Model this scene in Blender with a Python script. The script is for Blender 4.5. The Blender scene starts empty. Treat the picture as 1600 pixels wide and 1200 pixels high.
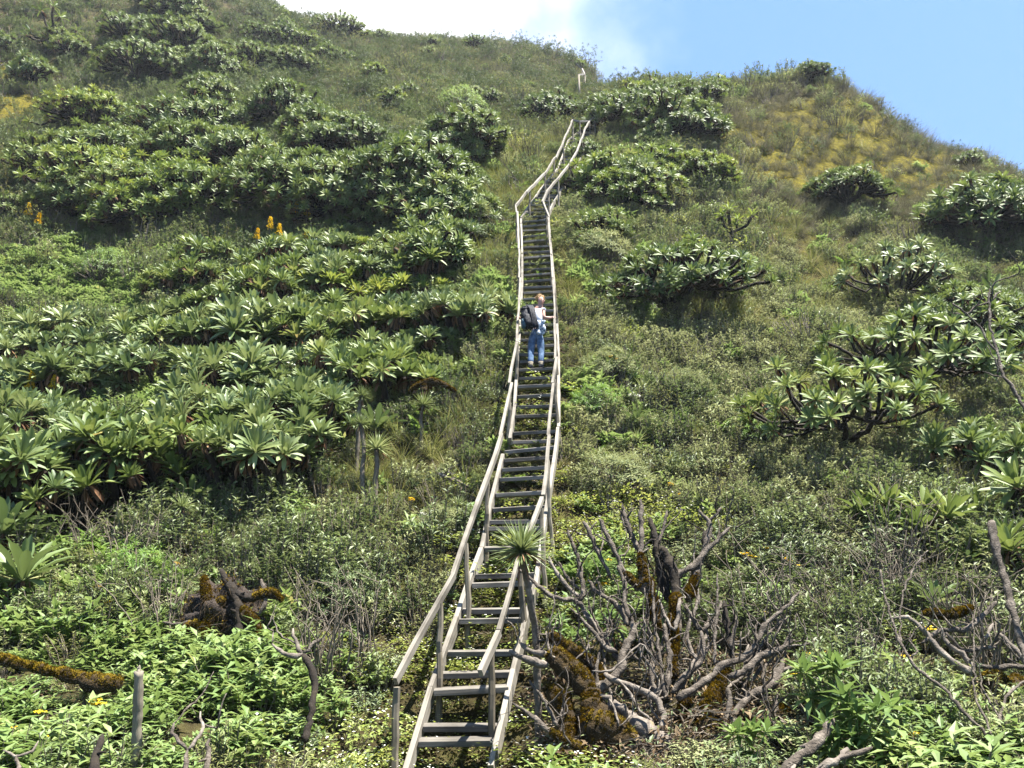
import bpy, math, random
import numpy as np
from mathutils import Vector, Matrix
R = math.radians
rng = np.random.default_rng(7)
scene = bpy.context.scene
COL = scene.collection

# ------------------------------------------------------------------ camera
F = 1256.0
PITCH = R(17)
CAM = np.array([0.0, 0.0, 1.7])
FW = np.array([0, math.cos(PITCH), math.sin(PITCH)])
UPV = np.array([0, -math.sin(PITCH), math.cos(PITCH)])
RT = np.array([1.0, 0, 0])
cd = bpy.data.cameras.new('camera')
cam = bpy.data.objects.new('camera', cd)
COL.objects.link(cam)
cam.location = CAM
cam.rotation_euler = (math.pi / 2 + PITCH, 0, 0)
cd.sensor_width = 36
cd.lens = F / 1600 * 36
cd.clip_start = 0.05
cd.clip_end = 3000
scene.camera = cam


def U(px, py, d):
    """a point of the place d metres in front of the camera's plane"""
    return CAM + d * (FW + (px - 800) / F * RT + (600 - py) / F * UPV)


def project(P):
    v = np.asarray(P) - CAM
    d = v @ FW
    return 800 + F * (v @ RT) / d, 600 - F * (v @ UPV) / d, d


# ------------------------------------------------------------------ stair profile
def d_low(y):
    return 6.51 / (0.434 - (600 - y) / F)


def d_up(y):
    return 7.68 / (0.52 - (600 - y) / F)


def d_stair(y):
    return d_low(y) if y > 690 else d_up(y)


# ------------------------------------------------------------------ terrain height field
ctrl = [
    # x, y, distance
    (0, 1200, 5.6), (200, 1200, 5.7), (420, 1200, 6.2), (900, 1200, 6.5), (1200, 1200, 5.9), (1600, 1200, 5.4),
    (0, 1050, 7.6), (300, 1050, 7.7), (500, 1050, 8.1), (950, 1050, 8.3), (1200, 1050, 8.0), (1600, 1050, 7.6),
    (0, 900, 10.2), (300, 900, 10.2), (550, 900, 10.2), (1000, 900, 10.6), (1300, 900, 10.2), (1600, 900, 9.8),
    (0, 820, 11.6), (160, 800, 12.4), (400, 800, 12.0), (0, 700, 15.0), (200, 700, 15.3), (600, 750, 13.0),
    (980, 750, 13.2), (1250, 750, 13.0), (1600, 750, 13.0),
    (0, 600, 18.5), (300, 600, 18.3), (600, 600, 17.0), (950, 600, 16.3), (1200, 600, 17.0), (1600, 600, 17.0),
    (0, 450, 25.5), (300, 450, 24.6), (600, 450, 22.0), (740, 450, 20.5), (940, 450, 20.8), (1200, 450, 22.5), (1600, 450, 23.5),
    (0, 300, 35), (300, 300, 35), (550, 300, 31), (740, 300, 28.5), (950, 300, 28.5), (1130, 300, 30), (1330, 300, 33), (1600, 330, 31),
    (0, 150, 49), (300, 150, 50), (550, 150, 50), (720, 170, 48), (830, 190, 44), (1000, 190, 39), (1120, 190, 38.5), (1260, 170, 41), (1400, 230, 39), (1500, 290, 36),
    (0, 50, 60), (200, 50, 64), (350, 50, 69), (480, 70, 73), (620, 90, 73), (780, 110, 71), (900, 150, 62),
    (0, -120, 80), (200, -110, 84), (330, -60, 84), (-300, -120, 80), (-300, 150, 48), (-300, 600, 18), (-200, 1000, 8.5),
    # crest
    (415, 10, 84), (480, 36, 86), (560, 54, 87), (680, 66, 87), (790, 74, 84), (850, 92, 80), (925, 122, 74),
    (1000, 146, 50), (1060, 144, 48), (1130, 140, 46.5), (1205, 128, 45.5), (1250, 122, 45.5), (1300, 128, 45), (1340, 150, 44.5), (1400, 186, 44),
    (1465, 224, 43.5), (1510, 228, 42), (1600, 276, 40), (1750, 340, 38), (1900, 420, 34), (1800, 700, 14), (1800, 1000, 8.5),
    # beyond the crest
    (415, 60, 104), (560, 110, 108), (680, 120, 108), (790, 130, 104), (860, 150, 100), (930, 180, 96),
    (1000, 230, 62), (1060, 230, 60), (1205, 230, 58), (1250, 230, 58), (1340, 260, 57), (1400, 290, 56),
    (1465, 320, 55), (1600, 380, 52), (1750, 450, 50), (300, 0, 108), (0, -80, 104), (-300, -80, 104), (1900, 520, 46),
    (1000, 330, 90), (1300, 400, 90), (1600, 520, 90), (600, 240, 150), (900, 300, 150), (1300, 500, 150), (1700, 600, 150), (200, 150, 150), (-300, 100, 150),
]
P = [U(*c) for c in ctrl]
# ground just under the stairs
for (x, y) in [(710, 1200), (712, 1120), (740, 1040), (770, 960), (795, 880), (812, 800), (828, 715), (840, 640), (842, 568), (842, 505), (842, 430), (838, 360),
               (850, 300), (872, 262), (895, 225), (918, 200)]:
    p = U(x, y, d_stair(y)); p[2] -= 0.42; P.append(p)
for az in (-0.9, -0.45, 0, 0.45, 0.9):
    for r, h in ((1.6, 0.0), (3.2, 0.1)):
        P.append(np.array([r * math.sin(az), r * math.cos(az), h]))
P = np.array(P)
r_ = np.hypot(P[:, 0], P[:, 1]); CT = np.arctan2(P[:, 0], P[:, 1]) * 2.2; CL = np.log(r_); CV = (P[:, 2] - CAM[2]) / r_


def tps_fit(s, t, v, lam=1e-4):
    n = len(s)
    d2 = (s[:, None] - s[None]) ** 2 + (t[:, None] - t[None]) ** 2
    K = 0.5 * d2 * np.log(d2 + 1e-12) + lam * np.eye(n)
    A = np.zeros((n + 3, n + 3)); A[:n, :n] = K; A[:n, n] = 1; A[:n, n + 1] = s; A[:n, n + 2] = t
    A[n:, :n] = A[:n, n:].T
    return np.linalg.solve(A, np.concatenate([v, np.zeros(3)]))


W = tps_fit(CT, CL, CV)
NZ = [(rng.uniform(0, 6.28), rng.uniform(0, 6.28), rng.uniform(0, 6.28)) for _ in range(24)]


def bump(x, y):
    z = np.zeros_like(x)
    for i, (a, b, c) in enumerate(NZ):
        f = 0.35 * 1.19 ** i
        z += (0.11 / (1 + 0.25 * i)) * np.sin(f * (x * math.cos(a) + y * math.sin(a)) + b + 1.3 * np.sin(0.6 * f * (x * math.cos(c) - y * math.sin(c))))
    return z


def tanel(az, lr):
    shp = np.shape(az)
    s = np.clip(np.ravel(az), -0.85, 0.85) * 2.2; t = np.ravel(lr)
    out = np.empty(len(s))
    for i in range(0, len(s), 20000):
        d2 = (s[i:i + 20000, None] - CT[None]) ** 2 + (t[i:i + 20000, None] - CL[None]) ** 2
        out[i:i + 20000] = (0.5 * d2 * np.log(d2 + 1e-12)) @ W[:-3] + W[-3] + W[-2] * s[i:i + 20000] + W[-1] * t[i:i + 20000]
    return out.reshape(shp)


SP = np.array([U(x, y, d_stair(y)) for (x, y) in [(712, 1200), (740, 1040), (770, 960), (795, 880), (812, 800), (828, 715), (840, 640), (842, 568), (842, 505), (842, 430), (838, 360), (850, 300), (872, 262), (895, 225), (918, 200)]])


def stair_dist(x, y):
    best = np.full(np.shape(x), 1e9)
    for a, b in zip(SP[:-1], SP[1:]):
        dx, dy = b[0] - a[0], b[1] - a[1]
        t = np.clip(((x - a[0]) * dx + (y - a[1]) * dy) / (dx * dx + dy * dy), 0, 1)
        best = np.minimum(best, np.hypot(x - a[0] - t * dx, y - a[1] - t * dy))
    return best


def height(x, y):
    x = np.asarray(x, float); y = np.asarray(y, float)
    r = np.maximum(np.hypot(x, y), 1.3)
    az = np.arctan2(x, np.maximum(y, 0.0) + 1e-6)
    z = CAM[2] + r * tanel(az, np.log(r))
    w = np.clip((r - 3) / 8, 0, 1) * np.clip((stair_dist(x, y) - 0.4) / 2.0, 0.1, 1)
    return z + bump(x, y) * w * np.clip(r / 20, 0.5, 1.6)


RR = np.exp(np.linspace(math.log(3.0), math.log(125), 700))


def hit(px, py, z0=None):
    """where the sight line through a picture point meets the ground"""
    d = FW + (px - 800) / F * RT + (600 - py) / F * UPV
    h = math.hypot(d[0], d[1]); t = d[2] / h
    x = RR * d[0] / h; y = RR * d[1] / h
    above = height(x, y) - (CAM[2] + RR * t)
    k = np.argmax(above > 0)
    if above[k] <= 0:
        return None
    if k > 0:
        a, b = above[k - 1], above[k]; f = -a / (b - a)
    else:
        f = 0; k = 1
    r = RR[k - 1] + f * (RR[k] - RR[k - 1])
    X, Y = r * d[0] / h, r * d[1] / h
    return np.array([X, Y, float(height(X, Y))])


# ------------------------------------------------------------------ materials
def new_mat(name):
    m = bpy.data.materials.new(name); m.use_nodes = True
    nt = m.node_tree; nt.nodes.clear()
    return m, nt, nt.nodes.new('ShaderNodeOutputMaterial')


def N(nt, t, **kw):
    n = nt.nodes.new(t)
    for k, v in kw.items():
        setattr(n, k, v)
    return n


def ramp(nt, stops, src):
    r = N(nt, 'ShaderNodeValToRGB')
    e = r.color_ramp.elements
    while len(e) < len(stops):
        e.new(0.5)
    for i, (p, c) in enumerate(stops):
        e[i].position = p; e[i].color = (*c, 1)
    nt.links.new(src, r.inputs[0])
    return r.outputs[0]


def noise(nt, scale, detail=4, rough=0.6, coord='Object', dist=0.0):
    tc = N(nt, 'ShaderNodeTexCoord')
    n = N(nt, 'ShaderNodeTexNoise')
    n.inputs['Scale'].default_value = scale; n.inputs['Detail'].default_value = detail
    n.inputs['Roughness'].default_value = rough; n.inputs['Distortion'].default_value = dist
    nt.links.new(tc.outputs[coord], n.inputs['Vector'])
    return n.outputs['Fac']


def leaf_mat(name, stops, rough=0.45, trans=0.25, spec=0.5, per_obj=0.35, tint=None):
    m, nt, out = new_mat(name)
    at = N(nt, 'ShaderNodeAttribute', attribute_name='rnd')
    oi = N(nt, 'ShaderNodeObjectInfo')
    mx = N(nt, 'ShaderNodeMix'); mx.inputs[0].default_value = per_obj
    nt.links.new(at.outputs['Fac'], mx.inputs[2]); nt.links.new(oi.outputs['Random'], mx.inputs[3])
    tn = tint or (1, 1, 1)
    stops = [(p, tuple(a * b for a, b in zip(c, tn))) for p, c in stops]
    col = ramp(nt, stops, mx.outputs[0])
    b = N(nt, 'ShaderNodeBsdfPrincipled'); b.inputs['Roughness'].default_value = rough
    b.inputs['Specular IOR Level'].default_value = spec
    nt.links.new(col, b.inputs['Base Color'])
    if trans > 0:
        t = N(nt, 'ShaderNodeBsdfTranslucent')
        hs = N(nt, 'ShaderNodeHueSaturation'); hs.inputs['Value'].default_value = 1.35; hs.inputs['Hue'].default_value = 0.485
        nt.links.new(col, hs.inputs['Color']); nt.links.new(hs.outputs[0], t.inputs['Color'])
        ms = N(nt, 'ShaderNodeMixShader'); ms.inputs[0].default_value = trans
        nt.links.new(b.outputs[0], ms.inputs[1]); nt.links.new(t.outputs[0], ms.inputs[2])
        nt.links.new(ms.outputs[0], out.inputs[0])
    else:
        nt.links.new(b.outputs[0], out.inputs[0])
    return m


def plain_mat(name, stops, scale=6, rough=0.85, bumpv=0.3, bscale=None, detail=6, stretch=None, spec=0.3):
    m, nt, out = new_mat(name)
    tc = N(nt, 'ShaderNodeTexCoord'); mp = N(nt, 'ShaderNodeMapping')
    if stretch: mp.inputs['Scale'].default_value = stretch
    nt.links.new(tc.outputs['Object'], mp.inputs[0])
    n = N(nt, 'ShaderNodeTexNoise'); n.inputs['Scale'].default_value = scale; n.inputs['Detail'].default_value = detail
    n.inputs['Roughness'].default_value = 0.65
    nt.links.new(mp.outputs[0], n.inputs['Vector'])
    col = ramp(nt, stops, n.outputs['Fac'])
    b = N(nt, 'ShaderNodeBsdfPrincipled'); b.inputs['Roughness'].default_value = rough; b.inputs['Specular IOR Level'].default_value = spec
    nt.links.new(col, b.inputs['Base Color'])
    if bumpv:
        n2 = N(nt, 'ShaderNodeTexNoise'); n2.inputs['Scale'].default_value = bscale or scale * 4; n2.inputs['Detail'].default_value = 5
        nt.links.new(mp.outputs[0], n2.inputs['Vector'])
        bp = N(nt, 'ShaderNodeBump'); bp.inputs['Strength'].default_value = bumpv; bp.inputs['Distance'].default_value = 0.02
        nt.links.new(n2.outputs['Fac'], bp.inputs['Height']); nt.links.new(bp.outputs[0], b.inputs['Normal'])
    nt.links.new(b.outputs[0], out.inputs[0])
    return m


M = {}
M['groundsel'] = leaf_mat('groundsel_leaf', [(0, (.035, .065, .015)), (.4, (.072, .116, .028)), (.75, (.118, .165, .042)), (.96, (.18, .21, .07)), (1, (.26, .22, .07))], 0.55, 0.24, 0.38, 0.3, (1.25, 1.15, 1.1))
M['groundsel_yellow'] = leaf_mat('groundsel_leaf_yellowish', [(0, (.045, .08, .015)), (.5, (.105, .155, .03)), (.9, (.18, .21, .045)), (1, (.28, .24, .06))], 0.55, 0.3, 0.38, 0.25, (1.2, 1.15, 1))
M['groundsel_blue'] = leaf_mat('groundsel_leaf_bluish', [(0, (.04, .072, .024)), (.5, (.086, .125, .038)), (.95, (.155, .195, .075)), (1, (.26, .23, .09))], 0.5, 0.22, 0.42, 0.3, (1.25, 1.2, 1.2))
M['dead_leaf'] = leaf_mat('dead_leaf', [(0, (.05, .028, .014)), (.6, (.12, .06, .028)), (1, (.24, .15, .08))], 0.8, 0.1, 0.2)
M['bark'] = plain_mat('groundsel_bark', [(.3, (.008, .006, .004)), (.55, (.019, .014, .009)), (.75, (.04, .03, .015))], 8, .95, .6)
M['herb'] = leaf_mat('herb_leaf', [(0, (.045, .095, .022)), (.5, (.10, .175, .045)), (.9, (.16, .235, .075)), (1, (.26, .27, .09))], 0.55, 0.35, 0.4, 0.35, (1.22, 1.08, 1.1))
M['silver'] = leaf_mat('silver_shrub_leaf', [(0, (.07, .095, .04)), (.5, (.145, .175, .085)), (1, (.24, .265, .15))], 0.7, 0.25, 0.25, .35, (1.3, 1.22, 1.05))
M['dark_shrub'] = leaf_mat('dark_shrub_leaf', [(0, (.03, .055, .02)), (.5, (.07, .105, .04)), (1, (.14, .175, .08))], 0.55, 0.25, 0.4, .35, (1.35, 1.25, 1.1))
M['cover'] = leaf_mat('ground_cover_leaf', [(0, (.07, .11, .022)), (.5, (.14, .19, .045)), (1, (.24, .28, .09))], 0.55, 0.35, 0.4, .35, (1.3, 1.2, 1))
M['white'] = leaf_mat('white_petal', [(0, (.55, .55, .48)), (1, (.75, .75, .68))], 0.7, 0.2, 0.2)
M['yellow'] = leaf_mat('yellow_petal', [(0, (.55, .36, .01)), (1, (.75, .58, .03))], 0.6, 0.2, 0.2)
M['grass'] = leaf_mat('tussock_blade', [(0, (.06, .08, .018)), (.45, (.13, .15, .04)), (.8, (.20, .205, .07)), (1, (.36, .30, .14))], 0.6, 0.25, 0.25)
M['grass_grey'] = leaf_mat('grey_tussock_blade', [(0, (.04, .042, .02)), (.5, (.095, .092, .05)), (1, (.20, .19, .12))], 0.7, 0.2, 0.2)
M['heath'] = leaf_mat('heath_leaf', [(0, (.05, .055, .022)), (.5, (.11, .115, .05)), (1, (.19, .19, .095))], 0.7, 0.25, 0.2, .35, (1.3, 1.36, 1.0))
M['scrub'] = leaf_mat('scrub_leaf', [(0, (.022, .042, .014)), (.45, (.055, .082, .026)), (.8, (.095, .13, .045)), (1, (.16, .18, .08))], .6, .15, .3, .45, (1.15, 1.1, 1))
M['litter'] = leaf_mat('litter', [(0, (.03, .02, .012)), (.5, (.085, .058, .032)), (1, (.20, .15, .09))], .9, .1, .1)
M['fern'] = leaf_mat('fern_leaf', [(0, (.05, .11, .02)), (.5, (.095, .185, .04)), (1, (.15, .26, .06))], 0.5, 0.4, 0.3, .35, (1.3, 1.15, 1))
M['lobelia'] = leaf_mat('lobelia_leaf', [(0, (.08, .11, .035)), (.5, (.16, .20, .07)), (1, (.27, .30, .13))], 0.45, 0.2, 0.4)
M['twig'] = plain_mat('twig_bark', [(.3, (.07, .055, .04)), (.7, (.16, .135, .10))], 20, .9, .2)
M['deadwood'] = plain_mat('dead_branch_bark', [(.3, (.022, .017, .012)), (.5, (.068, .055, .042)), (.68, (.16, .135, .108))], 14, .9, .8, 70)
M['palewood'] = plain_mat('bleached_wood', [(.3, (.04, .033, .025)), (.52, (.12, .10, .08)), (.72, (.24, .21, .17))], 12, .85, .5, 60)
M['moss'] = leaf_mat('rusty_moss', [(0, (.018, .012, .004)), (.45, (.075, .05, .006)), (.8, (.17, .115, .009)), (1, (.27, .21, .018))], 0.95, 0.15, 0.1, 0.1)
M['mossbase'] = plain_mat('moss_mat', [(.3, (.014, .010, .005)), (.6, (.04, .025, .008)), (.8, (.075, .05, .01))], 12, 1, .9, 60)
M['rootball'] = plain_mat('root_ball', [(.3, (.014, .010, .008)), (.7, (.055, .042, .032))], 30, 1, 1, 80)


def wood_mat(name, dark, mid, light):
    m, nt, out = new_mat(name)
    tc = N(nt, 'ShaderNodeTexCoord'); mp = N(nt, 'ShaderNodeMapping')
    at = N(nt, 'ShaderNodeAttribute', attribute_name='grain')
    mp.inputs['Scale'].default_value = (60, 60, 1.6)
    nt.links.new(at.outputs['Vector'], mp.inputs[0])
    n = N(nt, 'ShaderNodeTexNoise'); n.inputs['Scale'].default_value = 1.0; n.inputs['Detail'].default_value = 7; n.inputs['Roughness'].default_value = .7
    nt.links.new(mp.outputs[0], n.inputs['Vector'])
    n2 = N(nt, 'ShaderNodeTexNoise'); n2.inputs['Scale'].default_value = 3.5; n2.inputs['Detail'].default_value = 5
    nt.links.new(tc.outputs['Object'], n2.inputs['Vector'])
    mx = N(nt, 'ShaderNodeMix'); mx.inputs[0].default_value = .45
    nt.links.new(n.outputs['Fac'], mx.inputs[2]); nt.links.new(n2.outputs['Fac'], mx.inputs[3])
    oi = N(nt, 'ShaderNodeObjectInfo')
    ad = N(nt, 'ShaderNodeMath', operation='MULTIPLY_ADD'); ad.inputs[1].default_value = .14
    nt.links.new(oi.outputs['Random'], ad.inputs[0]); nt.links.new(mx.outputs[0], ad.inputs[2])
    col = ramp(nt, [(.38, dark), (.53, mid), (.70, light)], ad.outputs[0])
    b = N(nt, 'ShaderNodeBsdfPrincipled'); b.inputs['Roughness'].default_value = .85; b.inputs['Specular IOR Level'].default_value = .25
    nt.links.new(col, b.inputs['Base Color'])
    bp = N(nt, 'ShaderNodeBump'); bp.inputs['Strength'].default_value = .5; bp.inputs['Distance'].default_value = .006
    nt.links.new(n.outputs['Fac'], bp.inputs['Height']); nt.links.new(bp.outputs[0], b.inputs['Normal'])
    nt.links.new(b.outputs[0], out.inputs[0])
    return m


M['timber'] = wood_mat('weathered_timber', (.06, .052, .04), (.15, .135, .11), (.235, .215, .18))
M['tread'] = wood_mat('weathered_tread', (.04, .035, .028), (.10, .09, .075), (.19, .175, .15))
M['post'] = wood_mat('rough_post', (.05, .042, .028), (.125, .107, .078), (.21, .185, .14))

# ------------------------------------------------------------------ mesh building
class MB:
    def __init__(s):
        s.v = []; s.f = []; s.m = []; s.r = []; s.g = []; s.n = 0

    def add(s, v, f, mi=0, rnd=0.5, grain=None):
        v = np.asarray(v, float).reshape(-1, 3)
        k = len(v)
        s.v.append(v)
        f = [tuple(int(i) + s.n for i in q) for q in f]
        s.f += f
        s.m += [mi] * len(f) if np.isscalar(mi) else list(mi)
        s.r.append(np.full(k, rnd) if np.isscalar(rnd) else np.asarray(rnd, float))
        s.g.append(v if grain is None else np.asarray(grain, float))
        s.n += k

    def mesh(s, name, mats, smooth=True):
        me = bpy.data.meshes.new(name)
        V = np.concatenate(s.v)
        me.from_pydata(V.tolist(), [], s.f)
        me.polygons.foreach_set('material_index', np.array(s.m, dtype=np.int32))
        if smooth: me.polygons.foreach_set('use_smooth', np.ones(len(s.f), dtype=bool))
        a = me.attributes.new('rnd', 'FLOAT', 'POINT'); a.data.foreach_set('value', np.concatenate(s.r).astype(np.float32))
        a = me.attributes.new('grain', 'FLOAT_VECTOR', 'POINT'); a.data.foreach_set('vector', np.concatenate(s.g).astype(np.float32).ravel())
        for m in mats: me.materials.append(m)
        me.update()
        return me

    def build(s, name, mats, parent=None, smooth=True):
        o = bpy.data.objects.new(name, s.mesh(name, mats, smooth))
        COL.objects.link(o)
        if parent is not None: o.parent = parent
        return o


def tag(o, label=None, cat=None, group=None, kind=None):
    if label: o['label'] = label
    if cat: o['category'] = cat
    if group: o['group'] = group
    if kind: o['kind'] = kind
    return o


def empty(name, loc, rz=0, sc=1):
    o = bpy.data.objects.new(name, None); COL.objects.link(o)
    o.location = loc; o.rotation_euler = (0, 0, rz); o.scale = (sc, sc, sc); o.empty_display_size = 0.2
    return o


def copy_tree(root):
    r = root.copy(); COL.objects.link(r)
    for ch in [c for c in COL.objects if c.parent == root]:
        c = ch.copy(); COL.objects.link(c); c.parent = r
    return r


def tube(mb, pts, rad, sides=7, mi=0, rough=0.0, rnd=0.5, g=None, cap=True):
    g = g or rng
    pts = np.asarray(pts, float); rad = np.broadcast_to(np.asarray(rad, float), len(pts)).copy()
    n = len(pts)
    t = np.gradient(pts, axis=0); t /= np.linalg.norm(t, axis=1)[:, None] + 1e-9
    a = np.array([1.0, 0, 0]) if abs(t[0][0]) < .8 else np.array([0, 1.0, 0])
    V = []
    L = 0
    G = []
    for i in range(n):
        a = a - t[i] * (a @ t[i]); a /= np.linalg.norm(a) + 1e-9
        b = np.cross(t[i], a)
        th = np.linspace(0, 2 * np.pi, sides, endpoint=False)
        rr = rad[i] * (1 + rough * g.uniform(-1, 1, sides))
        V.append(pts[i] + (np.cos(th) * rr)[:, None] * a + (np.sin(th) * rr)[:, None] * b)
        if i: L += np.linalg.norm(pts[i] - pts[i - 1])
        G.append(np.stack([np.cos(th) * .1, np.sin(th) * .1, np.full(sides, L)], 1))
    f = []
    for i in range(n - 1):
        for j in range(sides):
            k = (j + 1) % sides
            f.append((i * sides + j, i * sides + k, (i + 1) * sides + k, (i + 1) * sides + j))
    if cap:
        f.append(tuple(range(sides - 1, -1, -1))); f.append(tuple((n - 1) * sides + j for j in range(sides)))
    mb.add(np.concatenate(V), f, mi, rnd, np.concatenate(G))


def smoothline(pts, rad, step=0.08, wob=0.0, g=None):
    """Catmull-Rom through the points, resampled"""
    g = g or rng
    pts = np.asarray(pts, float); rad = np.asarray(rad, float)
    Q = np.concatenate([[2 * pts[0] - pts[1]], pts, [2 * pts[-1] - pts[-2]]]); q = np.concatenate([[rad[0]], rad, [rad[-1]]])
    out, ro = [], []
    for i in range(1, len(Q) - 2):
        L = np.linalg.norm(Q[i + 1] - Q[i]); k = max(1, int(L / step))
        for j in range(k):
            t = j / k
            out.append(0.5 * (2 * Q[i] + (Q[i + 1] - Q[i - 1]) * t + (2 * Q[i - 1] - 5 * Q[i] + 4 * Q[i + 1] - Q[i + 2]) * t * t + (3 * Q[i] - Q[i - 1] - 3 * Q[i + 1] + Q[i + 2]) * t ** 3))
            ro.append(q[i] * (1 - t) + q[i + 1] * t)
    out.append(Q[-2]); ro.append(q[-2])
    out = np.array(out); ro = np.array(ro)
    if wob: out[1:-1] += g.normal(0, wob, out[1:-1].shape)
    return out, ro


def leaf_tpl(stations, widths, bend, fold, mid=True):
    """blade along +X, normal +Z"""
    V, Fc = [], []
    for t, w in zip(stations, widths):
        z = -bend * t * t
        V += [(t, -w / 2, z + fold * w), (t, 0, z), (t, w / 2, z + fold * w)] if mid else [(t, -w / 2, z), (t, w / 2, z)]
    k = 3 if mid else 2
    for i in range(len(stations) - 1):
        a, b = i * k, (i + 1) * k
        for j in range(k - 1):
            Fc.append((a + j, b + j, b + j + 1, a + j + 1))
    return np.array(V, float), Fc


T_GS = [leaf_tpl([0, .3, .62, .88, 1], [.07, .15, .26, .18, .02], b, .24) for b in (-.05, .08, .22, .48)]
T_GL = [leaf_tpl([0, .45, .8, 1], [.1, .26, .24, .04], b, .2) for b in (.08, .25)]
T_LOB = [leaf_tpl([0, .5, 1], [.07, .075, .01], b, .25) for b in (.05, .2)]
T_BLADE = [leaf_tpl([0, .4, .75, 1], [.02, .018, .012, .002], b, 0, False) for b in (.25, .6, .9)]
T_HERB = [leaf_tpl([0, .45, 1], [.04, .34, .02], b, .2) for b in (.1, .4)]
T_SM = [(np.array([(0, 0, 0), (.5, -.2, .05), (1, 0, -.1), (.5, .2, .05)]), [(0, 1, 2, 3)])]
T_FL = [(np.array([(0, 0, 0), (.5, -.45, .02), (1, 0, 0), (.5, .45, .02)]), [(0, 1, 2, 3)])]


def leaves(mb, tpls, org, dirs, upn, L, Wd=1.0, mi=0, rnd=None, g=None):
    """place many leaves: org (n,3), dirs (n,3) unit, upn (n,3) hint normal, L (n)"""
    g = g or rng
    n = len(org)
    if rnd is None: rnd = g.random(n)
    d = dirs / (np.linalg.norm(dirs, axis=1)[:, None] + 1e-9)
    s = np.cross(upn, d); s /= np.linalg.norm(s, axis=1)[:, None] + 1e-6
    u = np.cross(d, s)
    which = g.integers(0, len(tpls), n)
    for w in range(len(tpls)):
        ix = np.where(which == w)[0]
        if not len(ix): continue
        T, Fc = tpls[w]
        k = len(T)
        V = org[ix][:, None] + (T[None, :, 0, None] * d[ix][:, None] + T[None, :, 1, None] * Wd * s[ix][:, None] + T[None, :, 2, None] * u[ix][:, None]) * L[ix][:, None, None]
        Fa = np.array(Fc)
        FF = (Fa[None] + (np.arange(len(ix)) * k)[:, None, None] + mb.n).reshape(-1, Fa.shape[1])
        mb.v.append(V.reshape(-1, 3)); mb.f += [tuple(q) for q in FF.tolist()]
        mb.m += [mi] * len(FF); mb.r.append(np.repeat(rnd[ix], k)); mb.g.append(V.reshape(-1, 3)); mb.n += k * len(ix)


def frame(ax):
    ax = np.asarray(ax, float); ax = ax / np.linalg.norm(ax)
    a = np.cross(ax, [0, 0, 1]) if abs(ax[2]) < .95 else np.cross(ax, [1, 0, 0])
    a /= np.linalg.norm(a)
    return ax, a, np.cross(ax, a)


def rosette(mb, c, ax, n, L, th0=10, th1=100, tpls=T_GS, mi=0, dead=0, dmi=1, g=None, core=0.03, Wd=1.0, tone=None):
    g = g or rng
    ax, a, b = frame(ax)
    i = np.arange(n); ph = i * 2.39996 + g.uniform(0, 6.28)
    th = np.radians(th0 + (th1 - th0) * (i / max(1, n - 1)) ** .85 + g.normal(0, 6, n))
    rad = np.cos(ph)[:, None] * a + np.sin(ph)[:, None] * b
    d = np.cos(th)[:, None] * ax + np.sin(th)[:, None] * rad
    upn = np.sin(th)[:, None] * ax - np.cos(th)[:, None] * rad + 1e-3
    Ls = L * (.62 + .38 * np.sin(np.clip(i / n * 2.4 + .5, 0, 2.2))) * g.uniform(.85, 1.1, n)
    org = np.asarray(c) + rad * core + ax * (-.10 * L * (i / n))[:, None]
    base = g.uniform(.2, .8) if tone is None else tone
    rn = np.clip(base + g.normal(0, .16, n) - .12 * (1 - i / n), 0, .93)
    rn[(g.random(n) < .035) & (i > n * .6)] = 1.0
    leaves(mb, tpls, org, d, upn, Ls, Wd, mi, rn, g)
    if dead:
        ph = g.uniform(0, 6.28, dead); th = np.radians(g.uniform(125, 172, dead))
        rad = np.cos(ph)[:, None] * a + np.sin(ph)[:, None] * b
        d = np.cos(th)[:, None] * ax + np.sin(th)[:, None] * rad
        leaves(mb, [T_GL[1]], np.asarray(c) + rad * (core + .02) - ax * g.uniform(.05, .25, dead)[:, None] * L, d, rad, L * g.uniform(.45, .8, dead), .8, dmi, None, g)


# ------------------------------------------------------------------ terrain mesh
naz, nr = 420, 330
az = np.linspace(-1.45, 1.45, naz); lr = np.concatenate([[-3], np.linspace(math.log(1.3), math.log(170), nr - 1)])
A, Lr = np.meshgrid(az, lr, indexing='ij'); rr = np.exp(Lr)
X = rr * np.sin(A); Y = rr * np.cos(A)
Z = height(X, Y)
PX, PY, PD = project(np.stack([X, Y, Z], -1))


def blobs(px, py, L):
    w = np.zeros(np.shape(px))
    for (cx, cy, rx, ry, a) in L:
        q = ((px - cx) / rx) ** 2 + ((py - cy) / ry) ** 2
        w = w + a * np.exp(-q * q * .7)
    return w


MOSS_B = [(1240, 220, 110, 55, 1.0), (1400, 240, 120, 50, .85), (1480, 270, 90, 40, .7), (1330, 180, 80, 40, .7), (1560, 270, 80, 40, 1.1), (1350, 270, 130, 45, .6), (20, 150, 50, 90, .7), (40, 280, 50, 60, .6),
          (1290, 400, 90, 80, .45), (1180, 330, 60, 60, .3), (1450, 290, 60, 30, .7)]
mo = MB()
f = []
for i in range(naz - 1):
    for j in range(nr - 1):
        f.append((i * nr + j, (i + 1) * nr + j, (i + 1) * nr + j + 1, i * nr + j + 1))
moss_w = np.clip(blobs(PX, PY, MOSS_B) * (PD > 5), 0, 1)
mo.add(np.stack([X, Y, Z], -1).reshape(-1, 3), f, 0, moss_w.ravel())
m, nt, out = new_mat('hillside_ground')
n1 = noise(nt, .9, 8, .7); n2 = noise(nt, 5, 8, .75); n3 = noise(nt, .25, 4, .6)
c1 = ramp(nt, [(.3, (.022, .016, .009)), (.48, (.045, .036, .016)), (.6, (.075, .066, .025)), (.75, (.12, .10, .05))], n2)
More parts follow.
